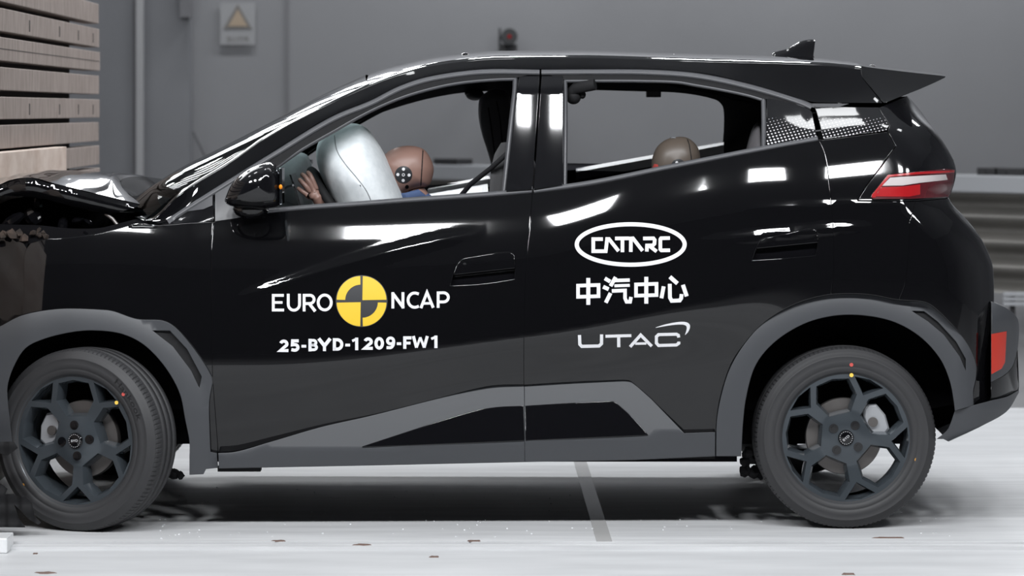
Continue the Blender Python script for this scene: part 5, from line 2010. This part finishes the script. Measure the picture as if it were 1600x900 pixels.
t3 = node(W1(494, 278, HY + 0.040), 0.0085, t2)
hand = skin_body('hand', P_, E_, R_, SKIN, driver, do, root=0)
cl = MB()
cl.tube([W1(622, 309, DY - 0.04), W1(636, 308, DY - 0.075), W1(652, 304, DY - 0.05), W1(660, 312, DY - 0.02)], [0.014, 0.016, 0.018, 0.02], 12)
cl.tube([W1(650, 314, DY), W1(660, 330, DY), W1(690, 368, DY), W1(716, 396, DY), W1(748, 424, DY)], [0.05, 0.062, 0.100, 0.140, 0.135], 24)
cl.build('shirt', BLUE, driver, smooth=True, origin=do)

CYD = 0.46
ko = W1(1062, 392, CYD)
child = empty('child_dummy', ko)
tag(child, 'dull brown head of a small dummy seen over the rear door sill', 'crash test dummy')
kh_o = [(1018.6, 266), (1019, 248), (1027, 229), (1041, 218), (1056, 214), (1072, 214.6), (1084.4, 222.5), (1092, 234), (1094, 250), (1091, 270), (1080, 288), (1050, 292), (1026, 284)]
kh, bvk = head(kh_o, CYD - 0.075, CYD + 0.075, SKIN2, 'head', child, ko)
patch('head_seam', bvk, Ink().stroke([(1073.5, 216), (1077, 226), (1080, 245), (1081, 258)], 1.4), DARK, child, ko, 0.0008)
patch('target_mark', bvk, Ink().disc((1060, 260), 11.5), DECBLK, child, ko, 0.001)
patch('target_dot', bvk, Ink().disc((1057.5, 254), 2.2, 14), WHITE, child, ko, 0.0016)
patch('paint_mark', bvk, Ink().poly([(1019.5, 262), (1022, 256), (1028, 257), (1029, 263), (1023, 267), (1019.5, 266)]), DOTR, child, ko, 0.001)
tb = MB().sphere(W1(1052, 215.5, CYD), (0.012, 0.03, 0.004), 12, 8)
tb.build('tape_patch', TAPE, child, smooth=True, origin=ko)
P_, E_, R_ = [], [], []
p0 = node(W1(1075, 392, CYD), (0.085, 0.08)); p1 = node(W1(1068, 340, CYD), (0.09, 0.08), p0); p2 = node(W1(1062, 310, CYD), (0.06, 0.055), p1); p3 = node(W1(1058, 284, CYD), 0.035, p2)
for s in (-1, 1):
    a_ = node(W1(1064, 325, CYD + 0.10 * s), 0.036, p1); b_ = node(W1(1030, 375, CYD + 0.12 * s), 0.028, a_); c_ = node(W1(990, 390, CYD + 0.10 * s), 0.022, b_)
    a_ = node(W1(1040, 398, CYD + 0.06 * s), 0.05, p0); b_ = node(W1(960, 400, CYD + 0.06 * s), 0.042, a_); c_ = node(W1(945, 470, CYD + 0.06 * s), 0.03, b_)
skin_body('body', P_, E_, R_, SKIN2, child, ko)

# ------------------------------------------------------------------ lettering and marks on the doors
def deco(ink, name, m, door, lift=0.0014):
    o = ink.build(name, m, door, body, lift=lift, sub=10, origin=(0, 0, 0))
    o.location = (0, -CAR_Y, 0)
    return o


# EURO (o) NCAP
wE = 4.4
ink = Ink()
ink.stroke([(443.5, 461.5), (427, 461.5), (427, 484.4), (443.8, 484.4)], wE).stroke([(427, 472.6), (441.5, 472.6)], wE - 0.4)
ink.stroke([(450.4, 459), (450.4, 475)] + [(459.2 - 8.8 * math.cos(a), 475.5 + 9.2 * math.sin(a)) for a in np.linspace(0.0, PI, 13)] + [(468, 475), (468, 459)], wE)
ink.stroke([(475.2, 486.6), (475.2, 461.4), (483, 461.4)] + [(484 + 6.8 * math.sin(a), 467.8 - 6.5 * math.cos(a)) for a in np.linspace(0, PI, 10)] + [(476, 474.4)], wE)
ink.stroke([(483, 474), (492.6, 486.5)], 4.8)
ink.ring((507.4, 472.6), 10.2, 11.6, wE, n=40)
deco(ink, 'lettering', WHITE, front_door)
ink = Ink()
ink.stroke([(613.8, 482), (613.8, 456.5)], wE).stroke([(613, 457.5), (630.5, 481)], 4.8).stroke([(629.6, 482), (629.6, 456.5)], wE)
ink.stroke([(654.4, 459.4)] + [(648 + 10.4 * math.cos(a), 469 - 11.2 * math.sin(a)) for a in np.linspace(math.radians(72), math.radians(288), 20)] + [(654.4, 478.4)], wE)
ink.stroke([(657.6, 481.5), (667.2, 457), (676.9, 480.8)], 4.6).stroke([(661.5, 474.2), (673, 473.9)], 3.8)
ink.stroke([(684.6, 481), (684.6, 457.6), (692, 457.4)] + [(692.8 + 7.8 * math.sin(a), 464.6 - 7.2 * math.cos(a)) for a in np.linspace(0, PI, 10)] + [(685, 471.8)], wE)
deco(ink, 'lettering', WHITE, front_door)
C0 = (565, 470.5)
deco(Ink().disc(C0, 40.5, 64), 'roundel_ground', DECBLK, front_door, 0.0012)
yk = Ink()
yk.sector((566.2, 469.0), 0, 37.6, 1.0, 89.0, 18)
yk.sector((563.6, 469.0), 24.2, 37.6, 91.0, 179.0, 18)
yk.sector((563.6, 472.2), 0, 37.6, 181.0, 269.0, 18)
yk.sector((566.2, 472.2), 24.2, 37.6, 271.0, 359.0, 18)
deco(yk, 'roundel_yellow', YELLOW, front_door, 0.0022)

# test number, bold
ink = Ink()
bw = 4.9
def num(c, x, yb, h=19.0, w=12.0):
    t = yb - h; m_ = yb - h / 2; b = bw / 2
    l, r = x + b, x + w - b
    T_, B_ = t + b, yb - b
    if c == '2':
        ink.stroke([(x + w / 2 + (w / 2 - b) * math.cos(t_), T_ + 4.4 - 4.4 * math.sin(t_)) for t_ in np.linspace(math.radians(165), math.radians(-28), 12)] + [(l - 0.6, B_), (x + w, B_)], bw)
    elif c == '5':
        ink.stroke([(r + 1.2, T_), (l + 0.8, T_), (l + 0.4, m_ - 1.2)] + [(x + w * .45 + (w * .55 - b) * math.cos(t_), (m_ - 1.6 + B_) / 2 - (B_ - m_ + 1.6) / 2 * math.sin(t_)) for t_ in np.linspace(math.radians(95), math.radians(-115), 12)] + [(l - 1.2, B_ - 1.0)], bw)
    elif c == '-':
        ink.stroke([(x, m_ + 1.5), (x + w, m_ + 1.5)], bw - 0.6)
    elif c == 'B':
        q = h * 0.5
        ink.stroke([(l, yb), (l, t)], bw)
        ink.stroke([(l, T_), (x + w * .5, T_)] + [(x + w * .52 + (w * .42 - b) * math.sin(a), (T_ + m_) / 2 - (m_ - T_) / 2 * math.cos(a)) for a in np.linspace(0.2, PI - .2, 9)] + [(l, m_)], bw - 0.6)
        ink.stroke([(l, m_), (x + w * .5, m_)] + [(x + w * .52 + (w * .48 - b) * math.sin(a), (B_ + m_) / 2 - (B_ - m_) / 2 * math.cos(a)) for a in np.linspace(0.2, PI - .2, 9)] + [(l, B_)], bw - 0.6)
    elif c == 'Y':
        ink.stroke([(x, t), (x + w / 2, m_ + 1.5)], bw + 0.6).stroke([(x + w, t), (x + w / 2, m_ + 1.5)], bw + 0.6).stroke([(x + w / 2, m_ - 1), (x + w / 2, yb)], bw)
    elif c == 'D':
        ink.stroke([(l, yb), (l, t)], bw)
        ink.stroke([(l, T_), (x + w * .4, T_)] + [(x + w * .42 + (w * .58 - b) * math.sin(a), (T_ + B_) / 2 - (B_ - T_) / 2 * math.cos(a)) for a in np.linspace(0.15, PI - .15, 12)] + [(l, B_)], bw)
    elif c == '1':
        ink.stroke([(x + w * .62, yb), (x + w * .62, t)], bw).stroke([(x + w * .66, t + 2.0), (x - 0.2, t + 5.2)], bw - 1)
    elif c == '0':
        ink.ring((x + w / 2, (t + yb) / 2), w / 2 - b, h / 2 - b, bw, n=28)
    elif c == '9':
        ink.ring((x + w / 2, T_ + 4.0), w / 2 - b, 4.6, bw - 0.4, n=24)
        ink.stroke([(r, T_ + 3)] + [(x + w / 2 - 1 + (w / 2 - b + 1) * math.cos(a), T_ + 6 + (B_ - T_ - 6) * math.sin(a)) for a in np.linspace(0.1, PI / 2, 8)] + [(x + 1, B_ - 0.2)], bw - 0.2)
    elif c == 'F':
        ink.stroke([(x + w, T_), (l, T_), (l, yb)], bw).stroke([(l, m_ + 0.8), (x + w * .88, m_ + 0.8)], bw - 0.6)
    elif c == 'W':
        ink.stroke([(x + 1.8, t), (x + w * .27, yb - 1.5)], bw - .2).stroke([(x + w * .27, yb - 1.5), (x + w / 2, t + 2)], bw - 1.2).stroke([(x + w / 2, t + 2), (x + w * .73, yb - 1.5)], bw - 1.2).stroke([(x + w * .73, yb - 1.5), (x + w - 1.8, t)], bw - .2)


def base_y(x): return 550.2 - (x - 436) * 0.0265


for c, x, w in (('2', 436.2, 14.5), ('5', 454, 14), ('-', 471, 7.5), ('B', 482, 15), ('Y', 498, 18), ('D', 520, 16.5), ('-', 539.5, 7.5), ('1', 550.5, 11), ('2', 568, 14.5), ('0', 585, 15), ('9', 603, 14.5), ('-', 620, 7), ('F', 630, 13), ('W', 644, 25.5), ('1', 674, 11.5)):
    num(c, x, base_y(x), 19.6, w)
deco(ink, 'lettering', WHITE, front_door)

# oval emblem with the six letters
ink = Ink()
ink.ring((985.5, 382), 84.3, 31.6, 6.4, n=72)
lw = 5.6
ink.stroke([(942, 373.6), (927, 373.6), (927, 392.5), (946.5, 392.5), (948.6, 373.4), (951.5, 373.4), (966.5, 392.3)], lw)
ink.stroke([(961, 372.6), (983, 372.4)], lw).stroke([(972.6, 373), (972.6, 394)], lw)
ink.stroke([(985.6, 393.6), (985.8, 372.6), (989, 372.4), (1004, 391.8)], lw)
ink.stroke([(1004.8, 372.6), (1021, 372.4), (1023, 375), (1022.5, 381), (1020, 383.4), (1011, 383.6), (1010.6, 393)], lw)
ink.stroke([(1014, 383.6), (1026, 393)], lw)
ink.stroke([(1046.8, 372), (1033, 372.2), (1031.8, 374), (1031.8, 389.5), (1033.4, 391.2), (1047, 391)], lw)
deco(ink, 'emblem', WHITE, rear_door)
# four characters
ink = Ink()
def zhong(cx, cy):
    ink.stroke([(cx - 16, cy - 8), (cx + 16, cy - 9), (cx + 16, cy + 8.5), (cx - 16, cy + 9.5)], 5.6, closed=True)
    ink.stroke([(cx, cy - 20), (cx, cy + 22)], 6.2)
zhong(919.2, 454.3); zhong(1009.8, 452.5)
ink.stroke([(945, 435), (953.5, 440)], 6).stroke([(942.5, 448), (951, 452)], 6).stroke([(954, 458), (946.5, 473)], 6)
ink.stroke([(962, 433), (954, 447)], 6).stroke([(958, 438.4), (984, 437.6)], 5.4).stroke([(960, 446.6), (984, 445.8)], 4.6)
ink.stroke([(956, 454.6), (976.6, 453.8), (976.6, 466), (979, 471.5), (984.5, 471.5), (986, 464)], 5.6)
ink.stroke([(1037, 447.5), (1033.5, 466)], 6).stroke([(1046.5, 443.5), (1046.8, 465), (1049.5, 470), (1062, 469.5), (1064.4, 466), (1065, 459.5)], 6)
ink.stroke([(1046.6, 432.5), (1058.5, 443)], 6.4).stroke([(1067, 445), (1073, 463)], 6.4)
deco(ink, 'lettering', WHITE, rear_door)
# last wordmark with its swoosh
ink = Ink()
ink.stroke([(905.4, 523.5), (906, 538), (909, 541.2), (936, 540.6), (939.8, 537), (940, 522.5)], 5.0)
ink.stroke([(946, 525.4), (986.5, 524.4)], 4.6).stroke([(966.6, 525), (966.8, 542.5)], 5.0)
ink.stroke([(984.5, 542), (1001, 523.4), (1018.4, 541)], 4.8).stroke([(992.5, 537), (1010, 536.6)], 3.8)
ink.stroke([(1060.5, 527.4), (1060, 524), (1057, 522.2), (1029, 522.8), (1025.6, 526), (1025.6, 536), (1029, 539.8), (1057, 539), (1060.6, 536.4), (1060.6, 533.8)], 4.8)
up_edge = smooth_curve([(1024.5, 511.6), (1036, 507.8), (1050, 504.6), (1064, 502.8), (1073, 503.6), (1077.6, 507), (1078, 512), (1075, 519), (1070.6, 523.4)], 2)
lo_edge = smooth_curve([(1024.5, 512.2), (1036, 510.2), (1047, 508.4), (1058, 507.2), (1068, 507.4), (1072.4, 509.5), (1073, 513.5), (1072, 518), (1070.2, 523)], 2)
m_ = 30
ue = np.stack([np.interp(np.linspace(0, 1, m_), np.linspace(0, 1, len(up_edge)), up_edge[:, k]) for k in (0, 1)], 1)
le = np.stack([np.interp(np.linspace(0, 1, m_), np.linspace(0, 1, len(lo_edge)), lo_edge[:, k]) for k in (0, 1)], 1)
for i in range(m_ - 1): ink.poly([ue[i], ue[i + 1], le[i + 1], le[i]])
deco(ink, 'lettering', WHITE, rear_door)

# ------------------------------------------------------------------ far side of the car
for o in NEAR + mirror_list_extra:
    c = mirror_copy(o, car)
    for ch in o.children:
        if ch.name.split('.')[0] in ('lettering', 'emblem', 'roundel_ground', 'roundel_yellow'): continue
        d = ch.copy(); COL.objects.link(d); d.parent = c
bpy.context.view_layer.update()
